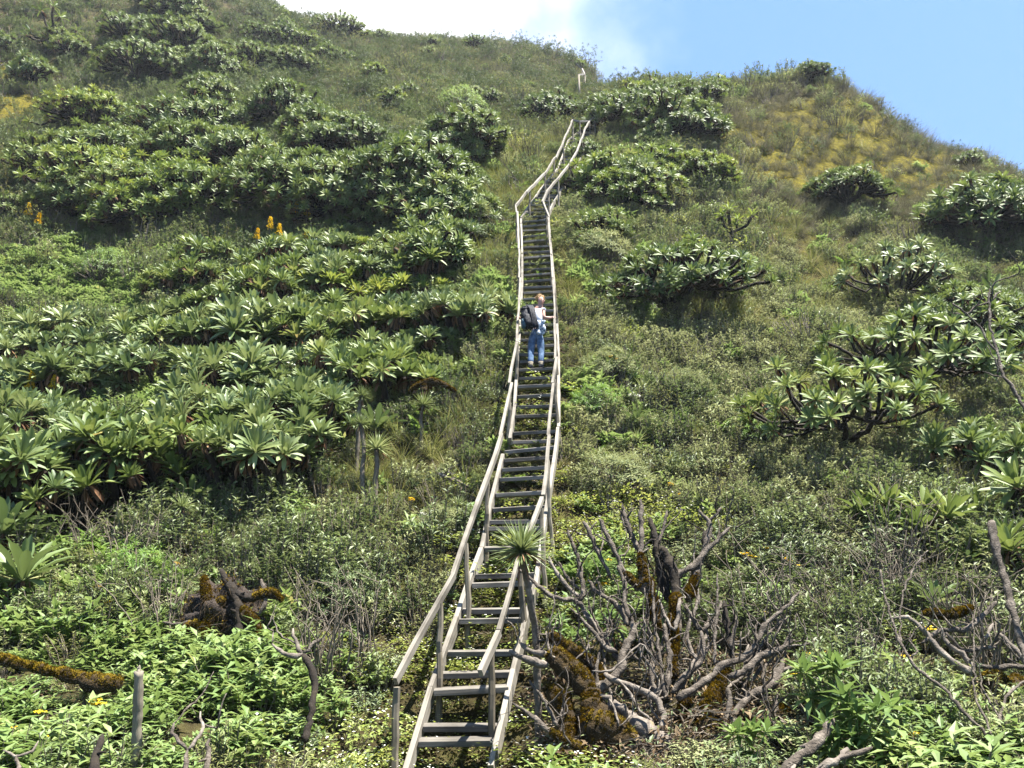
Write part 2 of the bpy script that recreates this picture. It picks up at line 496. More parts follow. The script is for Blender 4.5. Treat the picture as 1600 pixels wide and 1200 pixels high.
c2 = ramp(nt, [(.3, (.035, .03, .008)), (.5, (.10, .083, .007)), (.7, (.21, .18, .013))], n2)
at = N(nt, 'ShaderNodeAttribute', attribute_name='rnd')
nb = noise(nt, 2.2, 6, .8); nm = N(nt, 'ShaderNodeMix'); nm.inputs[0].default_value = .55; nt.links.new(n1, nm.inputs[2]); nt.links.new(nb, nm.inputs[3])
mm = N(nt, 'ShaderNodeMath', operation='MULTIPLY_ADD'); mm.inputs[1].default_value = .80
nt.links.new(at.outputs['Fac'], mm.inputs[0]); nt.links.new(nm.outputs[0], mm.inputs[2])
st = N(nt, 'ShaderNodeMapRange'); st.inputs[1].default_value = .78; st.inputs[2].default_value = 1.08
nt.links.new(mm.outputs[0], st.inputs[0])
mx = N(nt, 'ShaderNodeMix', data_type='RGBA')
nt.links.new(st.outputs[0], mx.inputs[0]); nt.links.new(c1, mx.inputs[6]); nt.links.new(c2, mx.inputs[7])
b = N(nt, 'ShaderNodeBsdfPrincipled'); b.inputs['Roughness'].default_value = 1; b.inputs['Specular IOR Level'].default_value = .1
nt.links.new(mx.outputs[2], b.inputs['Base Color'])
bp = N(nt, 'ShaderNodeBump'); bp.inputs['Strength'].default_value = 1; bp.inputs['Distance'].default_value = .15
nt.links.new(n2, bp.inputs['Height']); nt.links.new(bp.outputs[0], b.inputs['Normal']); nt.links.new(b.outputs[0], out.inputs[0])
ground = mo.build('hillside_ground', [m]); tag(ground, kind='structure')
# ------------------------------------------------------------------ stairway
def box_along(mb, a, b, w, h, up=(0, 0, 1), mi=0, seed=0, chip=0.003, seglen=0.5):
    """a sawn plank from a to b: w across, h along up; slightly warped"""
    a = np.asarray(a, float); b = np.asarray(b, float)
    t = b - a; L = np.linalg.norm(t); t /= L
    up = np.asarray(up, float); s = np.cross(t, up); s /= np.linalg.norm(s); u = np.cross(s, t)
    k = max(1, int(L / seglen)); g = np.random.default_rng(seed + 11)
    V, G = [], []
    for i in range(k + 1):
        c = a + t * L * i / k
        if 0 < i < k: c = c + u * g.normal(0, chip) + s * g.normal(0, chip)
        e = .004
        ring = [(-w / 2 + e, -h / 2), (w / 2 - e, -h / 2), (w / 2, -h / 2 + e), (w / 2, h / 2 - e), (w / 2 - e, h / 2), (-w / 2 + e, h / 2), (-w / 2, h / 2 - e), (-w / 2, -h / 2 + e)]
        for (p, q) in ring:
            V.append(c + s * p + u * q + g.normal(0, .0012, 3)); G.append((p + seed * .37, q + seed * .11, L * i / k))
    f = []
    for i in range(k):
        for j in range(8):
            n = (j + 1) % 8
            f.append((i * 8 + j, i * 8 + n, (i + 1) * 8 + n, (i + 1) * 8 + j))
    f.append(tuple(range(7, -1, -1))); f.append(tuple(k * 8 + j for j in range(8)))
    mb.add(V, f, mi, .5, G)


def interp(poly, y):
    p = sorted(poly, key=lambda q: q[1])
    return float(np.interp(y, [q[1] for q in p], [q[0] for q in p]))


def pt_on(poly, y):
    return U(interp(poly, y), y, d_stair(y))


def rail_pts(poly, hh=0.88):
    out = []
    for (x, y) in poly:
        ys = np.linspace(1290, 150, 4000)
        dd = np.where(ys > 690, d_low(ys), d_up(ys))
        yr = ys - hh * math.cos(PITCH) * F / dd
        k = np.argmin(abs(yr - y))
        out.append(U(x, y, dd[k] + hh * math.sin(PITCH)))
    return out


def flight(name, label, left, right, treads, rails, posts, seed):
    root = empty(name, pt_on(left, max(q[1] for q in left)))
    tag(root, label, 'stairs', 'flights of the wooden ladder stairway')
    root.matrix_world.translation
    off = np.array(root.location)
    for side in (left, right):
        pts = [pt_on(side, y) for (_, y) in side]
        for i, (a, b) in enumerate(zip(pts[:-1], pts[1:])):
            mb = MB(); e = (b - a) / np.linalg.norm(b - a) * .0025
            box_along(mb, a - off, b - off - e, .052, .145, seed=seed + i + len(side)); mb.build('stringer', [M['timber']], root, smooth=False)
    for j, (y, sag, dy, kk) in enumerate(treads):
        a = pt_on(left, y); b = pt_on(right, y - dy)
        t = (b - a); t /= np.linalg.norm(t)
        a = a + t * .028; b = b - t * .028
        if sag > 1: a = a + t * .08 + np.array([0, 0, -.03])
        mb = MB()
        # tread tips a little towards the viewer
        up = np.array([0, -math.sin(R(8 + 5 * math.sin(j * 2.3))), 1.0])
        box_along(mb, a, b, kk, .055, up, seed=seed * 3 + j)
        mb.v = [v - off for v in mb.v]
        mb.build('tread', [M['tread']], root, smooth=False)
    for r_i, (poly, ww, hw) in enumerate(rails):
        pts = rail_pts(poly)
        for i, (a, b) in enumerate(zip(pts[:-1], pts[1:])):
            mb = MB(); e = (b - a) / np.linalg.norm(b - a) * .003
            gj = np.random.default_rng(seed * 7 + i + 3 * r_i); box_along(mb, a - off + gj.normal(0, .012, 3) * [1, 0, 1], b - off - e + gj.normal(0, .012, 3) * [1, 0, 1], ww * gj.uniform(.85, 1.1), hw * gj.uniform(.85, 1.12), seed=seed + 40 + i + 10 * r_i, chip=.008); mb.build('handrail', [M['timber']], root, smooth=False)
    for i, (x, y, dx, w) in enumerate(posts):
        top = rail_pts([(x, y)])[0]
        zb = float(height(top[0] + dx, top[1])) - .25
        bot = np.array([top[0] + dx, top[1] + .02, zb])
        top = top + np.array([0, 0.0, -.03])
        mb = MB(); g = np.random.default_rng(seed + i)
        pts, rd = smoothline([bot, bot * .5 + top * .5 + g.normal(0, .014, 3), top], [w * .44, w * .39, w * .34], .12, .005, g)
        tube(mb, pts - off, rd, 6, 0, .10, .5, g)
        mb.build('post', [M['post']], root, smooth=False)
    return root


def TR(ys, dy=0, k=.17):
    return [(y, (i % 5 == 3) * 1, dy + 1.0 * math.sin(i * 1.9), k * (1 + .18 * math.sin(i * 2.7))) for i, y in enumerate(ys)]


LL = [(626, 1240), (674, 1081), (714, 971), (753, 862), (768, 787), (786, 715)]
LR_ = [(768, 1205), (803, 1053), (837, 920), (852, 815), (858, 773), (865, 730), (872, 673)]
ML = [(797, 690), (804, 640), (809, 568), (813, 505), (816, 445), (816, 400), (814, 345)]
MR = [(873, 672), (873, 620), (873, 568), (870, 505), (866, 445), (862, 400), (857, 345)]
UL = [(814, 343), (845, 298), (872, 265), (881, 240), (888, 221), (902, 209), (916, 203), (934, 196)]
UR = [(853, 345), (865, 318), (886, 285), (900, 262), (909, 246), (916, 224), (928, 212), (944, 202)]
flight('wooden_stairs', 'nearest ladder flight at the foot of the slope, behind the spiky lobelia', LL, LR_,
       [(1160, 0, 2, .15), (1137, 0, 1, .10), (1081, 0, 6, .24), (1055, 0, 3, .10), (1021, 0, 1, .11), (971, 0, 2, .16), (955, 0, 1, .08), (915, 0, 4, .20), (901, 0, 3, .12), (858, 0, 2, .15),
        (827, 0, 1, .12), (816, 0, 1, .1), (797, 0, 5, .19), (775, 0, 5, .18), (750, 0, 5, .17), (735, 0, 5, .15), (721, 0, 6, .15), (707, 0, 8, .16)],
       [([(618, 1064), (711, 897), (747, 786), (783, 680)], .049, .070), ([(753, 1050), (779, 989), (811, 871), (846, 777), (858, 682)], .049, .070)],
       [(620, 1068, .0, .095), (688, 938, .02, .085), (728, 845, .02, .08), (762, 742, .0, .075), (768, 1012, .05, .085), (812, 870, .06, .09), (846, 790, .05, .075), (856, 715, .08, .07)], 1)
MT = [692, 678, 652, 637, 621, 606, 592, 580, 567, 555, 544, 533, 522, 511, 500, 489, 479, 469, 459, 451, 441, 432, 423, 414, 405, 396, 388, 379, 371, 362, 355, 348]
flight('wooden_stairs', 'long straight middle ladder flight with the hiker standing on its treads', ML, MR, TR(MT, 3, .15),
       [([(783, 680), (797, 600), (808, 535), (812, 435), (811, 390), (808, 332), (806, 322)], .046, .064), ([(858, 682), (864, 600), (869, 560), (867, 500), (865, 435), (861, 400), (857, 340), (848, 316)], .046, .064)],
       [(797, 600, -.03, .08), (808, 530, -.03, .075), (811, 470, -.03, .07), (811, 400, -.03, .07), (807, 326, -.02, .08), (866, 590, .1, .08), (868, 520, .08, .08), (866, 450, .08, .07), (861, 395, .05, .07), (853, 330, .06, .07)], 20)
UT = [340, 334, 328, 322, 316, 311, 306, 301, 296, 291, 286, 281, 276, 271, 266, 261, 256, 251, 246, 241, 236, 231, 227, 223, 219, 216, 213, 210, 207, 204, 201]
flight('wooden_stairs', 'highest curving ladder flight that bends to the right through the bushes', UL, UR, TR(UT, 1, .16),
       [([(806, 321), (822, 301), (850, 272), (868, 247), (880, 224), (888, 203), (895, 188), (905, 190), (922, 189)], .06, .075), ([(847, 316), (855, 300), (871, 280), (888, 260), (901, 238), (909, 216), (914, 200), (923, 186), (938, 185)], .06, .075)],
       [(828, 294, 0, .08), (852, 270, 0, .08), (866, 250, 0, .08), (880, 224, 0, .08), (895, 190, 0, .09), (858, 296, 0, .08), (872, 279, 0, .08), (890, 257, 0, .08), (910, 214, 0, .08), (921, 190, 0, .08), (929, 187, 0, .08), (906, 190, 0, .08)], 60)
# rail far above, by the crest
hp = [hit(905, 166), hit(914, 152), hit(910, 143), hit(901, 136)]
e = empty('handrail', hp[0]); tag(e, 'short pale handrail far above, just below the crest', 'handrail')
off = np.array(e.location)
q = [h_ + [0, -.3, 1.9] for h_ in hp]
for i in range(3):
    mb = MB(); box_along(mb, q[i] - off, q[i + 1] - off, .10, .10, seed=i); mb.build('rail', [M['timber']], e, smooth=False)
for i, p in enumerate(q[:3]):
    mb = MB(); tube(mb, np.array([p - off, p - off - [0, 0, 2.1]]), .06, 5); mb.build('post', [M['post']], e)

# ------------------------------------------------------------------ plant prototypes
def rs(k):
    return np.random.default_rng(k)


def arch(a, b, r0, r1, g, sag=0.15, n=7):
    t = np.linspace(0, 1, n)[:, None]
    a = np.asarray(a, float); b = np.asarray(b, float)
    p = a * (1 - t) + b * t
    L = np.linalg.norm(b - a)
    p[:, 2] -= (np.sin(t[:, 0] * np.pi) * sag * L)
    p[1:-1] += g.normal(0, .03 * L, (n - 2, 3))
    return p, np.linspace(r0, r1, n)


def dome_tree(name, seed, Rr, H, ntip, leaf, nl, mat, drop=0.45, lean=0.0, trunk=.13, sparse=False):
    """giant groundsel: an umbrella of leaf rosettes on arching dark limbs. returns root"""
    g = rs(seed)
    root = empty(name, (0, 0, 0))
    tk = MB(); cr = MB()
    i = np.arange(ntip)
    rr = np.sqrt((i + .5) / ntip) * Rr * g.uniform(.9, 1.08, ntip); ph = i * 2.39996 + g.uniform(0, 6, 1)
    lob = 1 + .16 * np.sin(2 * ph + seed) + .12 * np.sin(3 * ph + 2 * seed)
    tips = np.stack([rr * lob * np.cos(ph) + g.normal(0, .07 * Rr, ntip), rr * lob * np.sin(ph) + g.normal(0, .07 * Rr, ntip), H - drop * H * (rr / Rr) ** 2.2 + g.normal(0, .09 * H, ntip)], 1)
    fork = np.array([lean * .2, 0, H * .14])
    p, r = arch((0, 0, -.8), fork, trunk * 1.3, trunk, g, 0)
    tube(tk, p, r, 8, 0, .12, .5, g)
    n1 = max(3, min(7, ntip // 5))
    a1 = np.arange(n1) * 6.283 / n1 + g.uniform(0, .5, n1)
    nodes1 = np.stack([Rr * .38 * np.cos(a1), Rr * .38 * np.sin(a1), np.full(n1, H * .46) + g.normal(0, .04 * H, n1)], 1)
    for q in nodes1:
        p, r = arch(fork, q, trunk * .8, trunk * .5, g, .12); tube(tk, p, r, 7, 0, .12, .5, g)
    for k in range(ntip):
        t = tips[k]
        j = int(np.argmin(np.linalg.norm(nodes1 - t * [1, 1, .6], axis=1)))
        if np.linalg.norm(t[:2]) < Rr * .2 and g.random() < .5: st = fork
        else: st = nodes1[j]
        ax = np.array([t[0] / Rr * .8, t[1] / Rr * .8, 1.0])
        e = t - ax / np.linalg.norm(ax) * .05
        p, r = arch(st, e, trunk * .42, trunk * .24 + .012, g, .12, 6); tube(tk, p, r, 5, 0, .15, .5, g)
        rosette(cr, t, ax + g.normal(0, .12, 3), nl, leaf * g.uniform(.8, 1.15), 8, 98, T_GS if leaf > .33 else T_GL, 0, 7 if leaf > .3 else 5, 1, g, .03)
    for k in range(int(ntip * .55)):
        a_ = g.uniform(0, 6.283); q_ = g.uniform(.62, 1.02) * Rr; z_ = H * g.uniform(.28, .70) * (1.25 - .35 * q_ / Rr)
        t = np.array([q_ * math.cos(a_), q_ * math.sin(a_), z_]); ax = np.array([math.cos(a_) * .9, math.sin(a_) * .9, .9])
        j = int(np.argmin(np.linalg.norm(nodes1 - t, axis=1)))
        p, r = arch(nodes1[j] * [.9, .9, .8], t - ax * .04, trunk * .35, trunk * .2 + .01, g, .08, 5); tube(tk, p, r, 4, 0, .15, .5, g)
        rosette(cr, t, ax + g.normal(0, .15, 3), nl - 3, leaf * g.uniform(.75, 1.1), 8, 90, T_GS if leaf > .33 else T_GL, 0, 4, 1, g, .03)
    tk.build('trunk', [M['bark']], root)
    cr.build('crown', [M[mat], M['dead_leaf']], root)
    return root


def clump_tree(name, seed, Rr, H, nros, leaf, nl, mat):
    """low giant groundsel: a few large rosettes on short stems clad in dead leaves"""
    g = rs(seed)
    root = empty(name, (0, 0, 0))
    tk = MB(); cr = MB()
    for k in range(nros):
        a = k * 2.4 + g.uniform(-.3, .3); q = math.sqrt((k + .4) / nros) * Rr
        t = np.array([q * math.cos(a), q * math.sin(a), H * g.uniform(.6, 1.12) - .35 * H * (q / Rr) ** 2])
        p, r = arch((t[0] * .15, t[1] * .15, -.8), t - [0, 0, .06], .07, .05, g, .03, 7)
        tube(tk, p, r, 7, 0, .15, .5, g)
        ax = np.array([t[0] / Rr * .4, t[1] / Rr * .4 - .15, 1.0]) + g.normal(0, .2, 3)
        rosette(cr, t, ax, nl, leaf * g.uniform(.65, 1.25), 3, 84, T_GS, 0, 16, 1, g, .035, g.uniform(.8, 1.15))
        for s in range(4):
            rosette(cr, t - np.array([0, 0, .16 + .13 * s]), ax, 0 + 1, .02, dead=6, g=g)
    tk.build('trunk', [M['bark']], root)
    cr.build('crown', [M[mat], M['dead_leaf']], root)
    return root


def lobelia(name, seed, H, L, n, lean=0.0, trunk=.035, dead=26):
    g = rs(seed)
    root = empty(name, (0, 0, 0)); tk = MB(); cr = MB()
    top = np.array([lean, 0, H])
    p, r = smoothline([(0, 0, -.5), (lean * .35, 0.02, H * .35), (lean * .55, -.02, H * .7), top], [trunk * 1.1, trunk, trunk * .9, trunk], .08, .004, g)
    tube(tk, p, r, 7, 0, .1, .5, g)
    rosette(cr, top, (lean * .1, -.05, 1), n, L, 4, 112, T_LOB, 0, 0, 1, g, .02)
    d = g.normal(0, 1, (dead, 3)); d[:, 2] = -abs(d[:, 2]) * .7 - .2
    leaves(cr, [T_LOB[1]], top + d * [.02, .02, .05] - [0, 0, .03], d, np.tile([0, 0, 1.0], (dead, 1)), g.uniform(.5, .9, dead) * L * .8, 1, 1, None, g)
    tk.build('stem', [M['twig']], root); cr.build('leaf_rosette', [M['lobelia'], M['dead_leaf']], root)
    return root


def foliage_ball(mb, g, n, R0, H, leaf, tpls=T_HERB, mi=0, Wd=1, nstem=0, smi=1, per=8, flat=.0):
    """stems from the base, leaf whorls up each stem"""
    ns = nstem
    for s in range(ns):
        a = g.uniform(0, 6.28); q = math.sqrt(g.random()) * R0
        b0 = np.array([q * .35 * math.cos(a), q * .35 * math.sin(a), -.08]); top = np.array([q * math.cos(a), q * math.sin(a), H * (1 - .45 * (q / R0) ** 2) * g.uniform(.75, 1.1)])
        tube(mb, [b0, (b0 + top) / 2 + g.normal(0, .02, 3), top], [.006, .005, .003], 3, smi, 0, .5, g, cap=False)
        t = g.uniform(.35, 1, per) ** .7; t[0] = 1
        org = b0[None] * (1 - t[:, None]) + top[None] * t[:, None]
        ph = g.uniform(0, 6.28, per); el = g.uniform(-.2, .9, per)
        d = np.stack([np.cos(ph) * np.cos(el), np.sin(ph) * np.cos(el), np.sin(el)], 1)
        leaves(mb, tpls, org, d, np.tile([0, 0, 1.0], (per, 1)), leaf * g.uniform(.6, 1.15, per), Wd, mi, np.clip(g.normal(.35 + .3 * t, .15), 0, 1), g)


PROTO = {}


def proto(kind, fn, mats, n):
    PROTO[kind] = []
    for k in range(n):
        mb = MB(); g = rs(hash(kind) % 1000 + k if False else sum(map(ord, kind)) * 7 + k); fn(mb, g)
        o = bpy.data.objects.new('%s_%02d' % (kind, k), mb.mesh(kind, [M[q] for q in mats], smooth=False))
        PROTO[kind].append(o)


def tussock(mb, g, n=90, L=.42, mi=0):
    ph = g.uniform(0, 6.28, n); el = np.radians(g.uniform(25, 88, n))
    d = np.stack([np.cos(ph) * np.cos(el), np.sin(ph) * np.cos(el), np.sin(el)], 1)
    org = np.stack([np.cos(ph) * .06, np.sin(ph) * .06, np.full(n, -.05)], 1) * g.uniform(.2, 1.2, (n, 1))
    leaves(mb, T_BLADE, org, d, np.tile([0, 0, 1.0], (n, 1)), L * g.uniform(.5, 1.15, n), 1, mi, None, g)


proto('herb', lambda mb, g: foliage_ball(mb, g, 0, .34, .36, .15, T_HERB, 0, 1.15, 18, 1, 10), ['herb', 'twig'], 5)
proto('silver', lambda mb, g: foliage_ball(mb, g, 0, .32, .36, .055, T_SM, 0, .9, 34, 1, 14), ['silver', 'twig'], 5)
proto('darkshrub', lambda mb, g: foliage_ball(mb, g, 0, .36, .50, .07, T_SM, 0, .95, 28, 1, 12), ['dark_shrub', 'twig'], 5)
proto('heath', lambda mb, g: foliage_ball(mb, g, 0, .34, .38, .05, T_SM, 0, .6, 34, 1, 10), ['heath', 'twig'], 5)
proto('grass', lambda mb, g: tussock(mb, g, 120, .34), ['grass'], 4)
proto('greygrass', lambda mb, g: tussock(mb, g, 190, .25), ['grass_grey'], 4)


def cover(mb, g):
    n = 260
    org = np.stack([g.uniform(-.3, .3, n), g.uniform(-.3, .3, n), g.uniform(0, .13, n)], 1)
    d = g.normal(0, 1, (n, 3)); d[:, 2] = abs(d[:, 2]) * .5
    leaves(mb, T_SM, org, d, np.tile([0, 0, 1.0], (n, 1)), g.uniform(.025, .05, n), 1.5, 0, None, g)
    n = 40
    org = np.stack([g.uniform(-.3, .3, n), g.uniform(-.3, .3, n), g.uniform(.12, .16, n)], 1)
    d = g.normal(0, 1, (n, 3)); d[:, 2] *= .2
    leaves(mb, T_FL, org, d, np.tile([0, 0, 1.0], (n, 1)), g.uniform(.014, .026, n), 1, 1, None, g)


proto('cover', cover, ['cover', 'white'], 4)


def fern(mb, g):
    for k in range(16):
        ph = g.uniform(0, 6.28); el = g.uniform(.3, 1.1); L = g.uniform(.25, .45)
        t = np.linspace(.15, 1, 14)
        d0 = np.array([math.cos(ph) * math.cos(el), math.sin(ph) * math.cos(el), math.sin(el)])
        sp = d0[None] * t[:, None] * L; sp[:, 2] -= .35 * L * t ** 2
        side = np.array([-math.sin(ph), math.cos(ph), 0])
        for s in (-1, 1):
            leaves(mb, T_SM, sp, np.tile(side * s, (14, 1)) + d0 * .5, np.tile([0, 0, 1.0], (14, 1)), L * .32 * (1.05 - t) + .01, .8, 0, None, g)


proto('fern', fern, ['fern'], 3)


def litter(mb, g):
    for k in range(26):
        a = g.uniform(-.3, .3, 3) * [1, 1, .12] + [0, 0, .05]; d = g.normal(0, .16, 3) * [1, 1, .35]
        tube(mb, [a, a + d * .5 + g.normal(0, .02, 3), a + d], [.006, .005, .002], 3, 1, 0, .5, g, cap=False)
    n = 110; org = g.uniform(-.34, .34, (n, 3)) * [1, 1, .1] + [0, 0, .04]; d = g.normal(0, 1, (n, 3)) * [1, 1, .5]
    leaves(mb, T_HERB, org, d, np.tile([0, 0, 1.0], (n, 1)), g.uniform(.03, .10, n), 1, 0, None, g)
    n = 26; org = g.uniform(-.3, .3, (n, 3)) * [1, 1, .1] + [0, 0, .07]; d = g.normal(0, 1, (n, 3)) * [1, 1, .5]
    leaves(mb, T_HERB, org, d, np.tile([0, 0, 1.0], (n, 1)), g.uniform(.03, .08, n), 1, 2, None, g)


def scrub(mb, g):
    R0 = g.uniform(.42, .62); H = g.uniform(.5, .85)
    for k in range(5): tube(mb, [(0, 0, -.2), g.normal(0, .12, 3) * [1, 1, 0] + [0, 0, H * .4], g.normal(0, .25, 3) * [1, 1, 0] + [0, 0, H * .75]], [.02, .014, .006], 4, 1, 0, .5, g)
    for k in range(75):
        th = g.uniform(0, 6.28); ph = math.acos(g.uniform(-.1, 1)); q = g.uniform(.6, 1.08) * (1 + .2 * math.sin(3 * th + R0 * 20))
        top = np.array([R0 * math.sin(ph) * math.cos(th), R0 * math.sin(ph) * math.sin(th), H * .35 + H * .65 * math.cos(ph)]) * q
        rosette(mb, top, top / R0 + [0, 0, .5], 9, g.uniform(.065, .11), 15, 100, T_HERB, 0, 0, 1, g, .005, .7)


proto('scrub', scrub, ['scrub', 'twig'], 5)
proto('litter', litter, ['litter', 'twig', 'dark_shrub'], 3)


def scatter(name, kind_names, pts, rot, scl, idx, label):
    """one object whose points carry copies of the clump meshes"""
    me = bpy.data.meshes.new(name)
    me.from_pydata(pts.tolist(), [], [])
    a = me.attributes.new('rot', 'FLOAT_VECTOR', 'POINT'); a.data.foreach_set('vector', rot.astype(np.float32).ravel())
    a = me.attributes.new('scl', 'FLOAT_VECTOR', 'POINT'); a.data.foreach_set('vector', scl.astype(np.float32).ravel())
    a = me.attributes.new('idx', 'INT', 'POINT'); a.data.foreach_set('value', idx.astype(np.int32))
    o = bpy.data.objects.new(name, me); COL.objects.link(o)
    c = bpy.data.collections.new(name + '_clumps')
    for k in kind_names:
        for p in PROTO[k]: c.objects.link(p)
    ng = bpy.data.node_groups.new(name + '_growth', 'GeometryNodeTree')
    ng.interface.new_socket('Geometry', in_out='INPUT', socket_type='NodeSocketGeometry')
    ng.interface.new_socket('Geometry', in_out='OUTPUT', socket_type='NodeSocketGeometry')
    gi = ng.nodes.new('NodeGroupInput'); go = ng.nodes.new('NodeGroupOutput')
    ip = ng.nodes.new('GeometryNodeInstanceOnPoints'); ci = ng.nodes.new('GeometryNodeCollectionInfo')
    ci.inputs['Collection'].default_value = c; ci.inputs['Separate Children'].default_value = True; ci.inputs['Reset Children'].default_value = True
    ip.inputs['Pick Instance'].default_value = True

    def attr(nm, ty):
        n = ng.nodes.new('GeometryNodeInputNamedAttribute'); n.data_type = ty; n.inputs['Name'].default_value = nm
        return n.outputs['Attribute']
    ng.links.new(gi.outputs[0], ip.inputs['Points']); ng.links.new(ci.outputs[0], ip.inputs['Instance'])
    ng.links.new(attr('idx', 'INT'), ip.inputs['Instance Index']); ng.links.new(attr('scl', 'FLOAT_VECTOR'), ip.inputs['Scale'])
    er = ng.nodes.new('FunctionNodeEulerToRotation'); ng.links.new(attr('rot', 'FLOAT_VECTOR'), er.inputs[0]); ng.links.new(er.outputs[0], ip.inputs['Rotation'])
    ng.links.new(ip.outputs[0], go.inputs[0])
    md = o.modifiers.new('growth', 'NODES'); md.node_group = ng
    tag(o, label, 'vegetation', kind='stuff')
    return o


# which cover grows where: blobs over the slope, read off the photograph
ZONES = {
    'cover': [(600, 1110, 130, 110, 6), (740, 1150, 120, 120, 5), (870, 1170, 90, 70, 3), (500, 1170, 60, 50, 2), (960, 830, 110, 60, 3.0), (900, 900, 60, 70, 1.3), (760, 960, 60, 200, 1.6), (1010, 770, 90, 50, 1), (840, 700, 40, 120, 1.2), (880, 1000, 60, 80, 1)],
    'herb': [(330, 1100, 170, 100, 3), (120, 1140, 240, 100, 2.5), (1340, 1140, 170, 70, 2), (1500, 1160, 150, 60, 2), (330, 130, 90, 50, .9), (450, 240, 120, 40, .8), (400, 480, 350, 120, .9), (120, 1130, 260, 110, 2.6), (330, 1080, 150, 110, 2.2), (60, 960, 140, 60, 1.2), (110, 450, 140, 60, 4), (120, 650, 200, 45, 4), (280, 620, 100, 40, 3), (620, 860, 150, 80, .9), (1330, 1130, 160, 80, 1.2), (960, 930, 120, 80, 1.6), (160, 400, 50, 50, 1),
             (720, 150, 50, 25, 1.1), (1060, 1090, 160, 90, .9), (1500, 1150, 150, 80, 1.0), (940, 600, 60, 50, .8)],
    'silver': [(1230, 620, 160, 130, 2.0), (1100, 780, 170, 120, 2.0), (1330, 760, 160, 90, 1.7), (1000, 560, 100, 60, 1.6), (950, 360, 80, 50, 1.5), (250, 930, 170, 60, 1.1), (690, 800, 60, 60, 1.0), (1190, 420, 50, 40, 1.3), (1250, 520, 90, 50, 1.3),
               (1480, 640, 100, 60, 1.3), (1340, 380, 80, 40, 1.0), (950, 700, 80, 60, 1.2), (1200, 270, 50, 60, .7), (420, 820, 90, 50, 1)],
    'darkshrub': [(200, 100, 260, 110, 1.5), (420, 250, 200, 70, 1.0), (540, 920, 120, 80, 1.6), (1200, 920, 170, 90, 2.0), (1400, 900, 200, 110, 1.3), (1450, 1100, 180, 110, 1.8), (420, 920, 120, 60, 1.1), (1270, 1010, 140, 80, 1.6), (180, 960, 160, 50, 1.0), (200, 830, 200, 60, 1.1), (450, 760, 90, 60, 1.0),
                  (700, 640, 80, 60, .9), (300, 560, 300, 130, .7), (1000, 640, 100, 90, .6), (250, 250, 300, 200, .6)],
    'heath': [(680, 120, 270, 80, 1.8), (850, 120, 130, 80, 2), (60, 320, 60, 120, 1.4), (100, 180, 80, 80, 1.0), (430, 60, 160, 60, .8), (1210, 200, 120, 90, 1.0), (600, 400, 300, 60, .4), (640, 900, 100, 100, .7), (1330, 680, 200, 120, .7)],
    'grass': [(705, 1190, 50, 26, 7), (640, 740, 130, 90, 2.2), (770, 330, 50, 80, 1.6), (740, 440, 50, 80, 1.0), (910, 480, 40, 110, 1.6), (900, 680, 40, 90, 1.2), (1260, 420, 130, 110, 1.5), (800, 250, 70, 60, 1.4), (600, 780, 90, 50, 1.3), (700, 620, 60, 50, 1), (1200, 480, 80, 70, .9), (700, 1180, 60, 40, 1.2)],
    'greygrass': [(1290, 200, 150, 100, 2.8), (1420, 260, 150, 80, 2.2), (1350, 330, 140, 70, 1.6), (1570, 300, 100, 60, 2.0), (1200, 300, 80, 60, 1.6), (1570, 520, 80, 90, 1.6), (1150, 190, 60, 60, 1.4)],
    'scrub': [(600, 110, 360, 95, 1.5), (200, 130, 260, 140, 1.0), (850, 120, 140, 70, 1.3), (1290, 210, 200, 100, .6), (1500, 320, 140, 90, .9), (40, 260, 80, 150, .9), (560, 380, 300, 80, .35), (1150, 300, 120, 90, .4), (1400, 640, 200, 90, .35), (1000, 480, 100, 120, .25), (620, 700, 120, 100, .3)],
    'litter': [(1010, 1110, 150, 90, 3.2), (1180, 1100, 90, 60, 3), (350, 990, 60, 60, 2.5), (1030, 980, 100, 80, 1.2), (1500, 1040, 90, 50, 2.5), (90, 1080, 120, 25, 1.5), (860, 1080, 50, 60, 1.2)],
    'fern': [(250, 900, 130, 60, .8), (700, 680, 70, 40, .8), (920, 620, 60, 40, 1.1), (480, 40, 60, 40, .4), (1070, 660, 60, 40, .8), (150, 840, 120, 60, .8), (330, 90, 60, 50, .8)],
}
BASE = {'cover': .18, 'herb': .35, 'silver': .35, 'darkshrub': .5, 'heath': .45, 'grass': .35, 'greygrass': .08, 'fern': .1, 'litter': .05, 'scrub': 0}
kinds = list(ZONES)
# seed points: jittered rings, spacing grows with distance
pp = []
r = 3.4
while r < 112:
    s = max(.235, .0100 * r)
    n = int(1.5 * r / s)
    a = (np.arange(n) + rng.random(n)) / n * 1.5 - .75
    q = r + rng.uniform(-.6, .6, n) * s
    pp.append(np.stack([q * np.sin(a), q * np.cos(a)], 1))
    r += s
pp = np.concatenate(pp)
zz = height(pp[:, 0], pp[:, 1])
px, py, pd = project(np.stack([pp[:, 0], pp[:, 1], zz], -1))
keep = (px > -260) & (px < 1860) & (py > -260) & (py < 1400)
pp, zz, px, py, pd = pp[keep], zz[keep], px[keep], py[keep], pd[keep]
G = rs(99)
jx = px + G.normal(0, 22, len(px)); jy = py + G.normal(0, 14, len(px))
Wt = np.stack([BASE[k] + blobs(jx, jy, ZONES[k]) for k in kinds], 1)
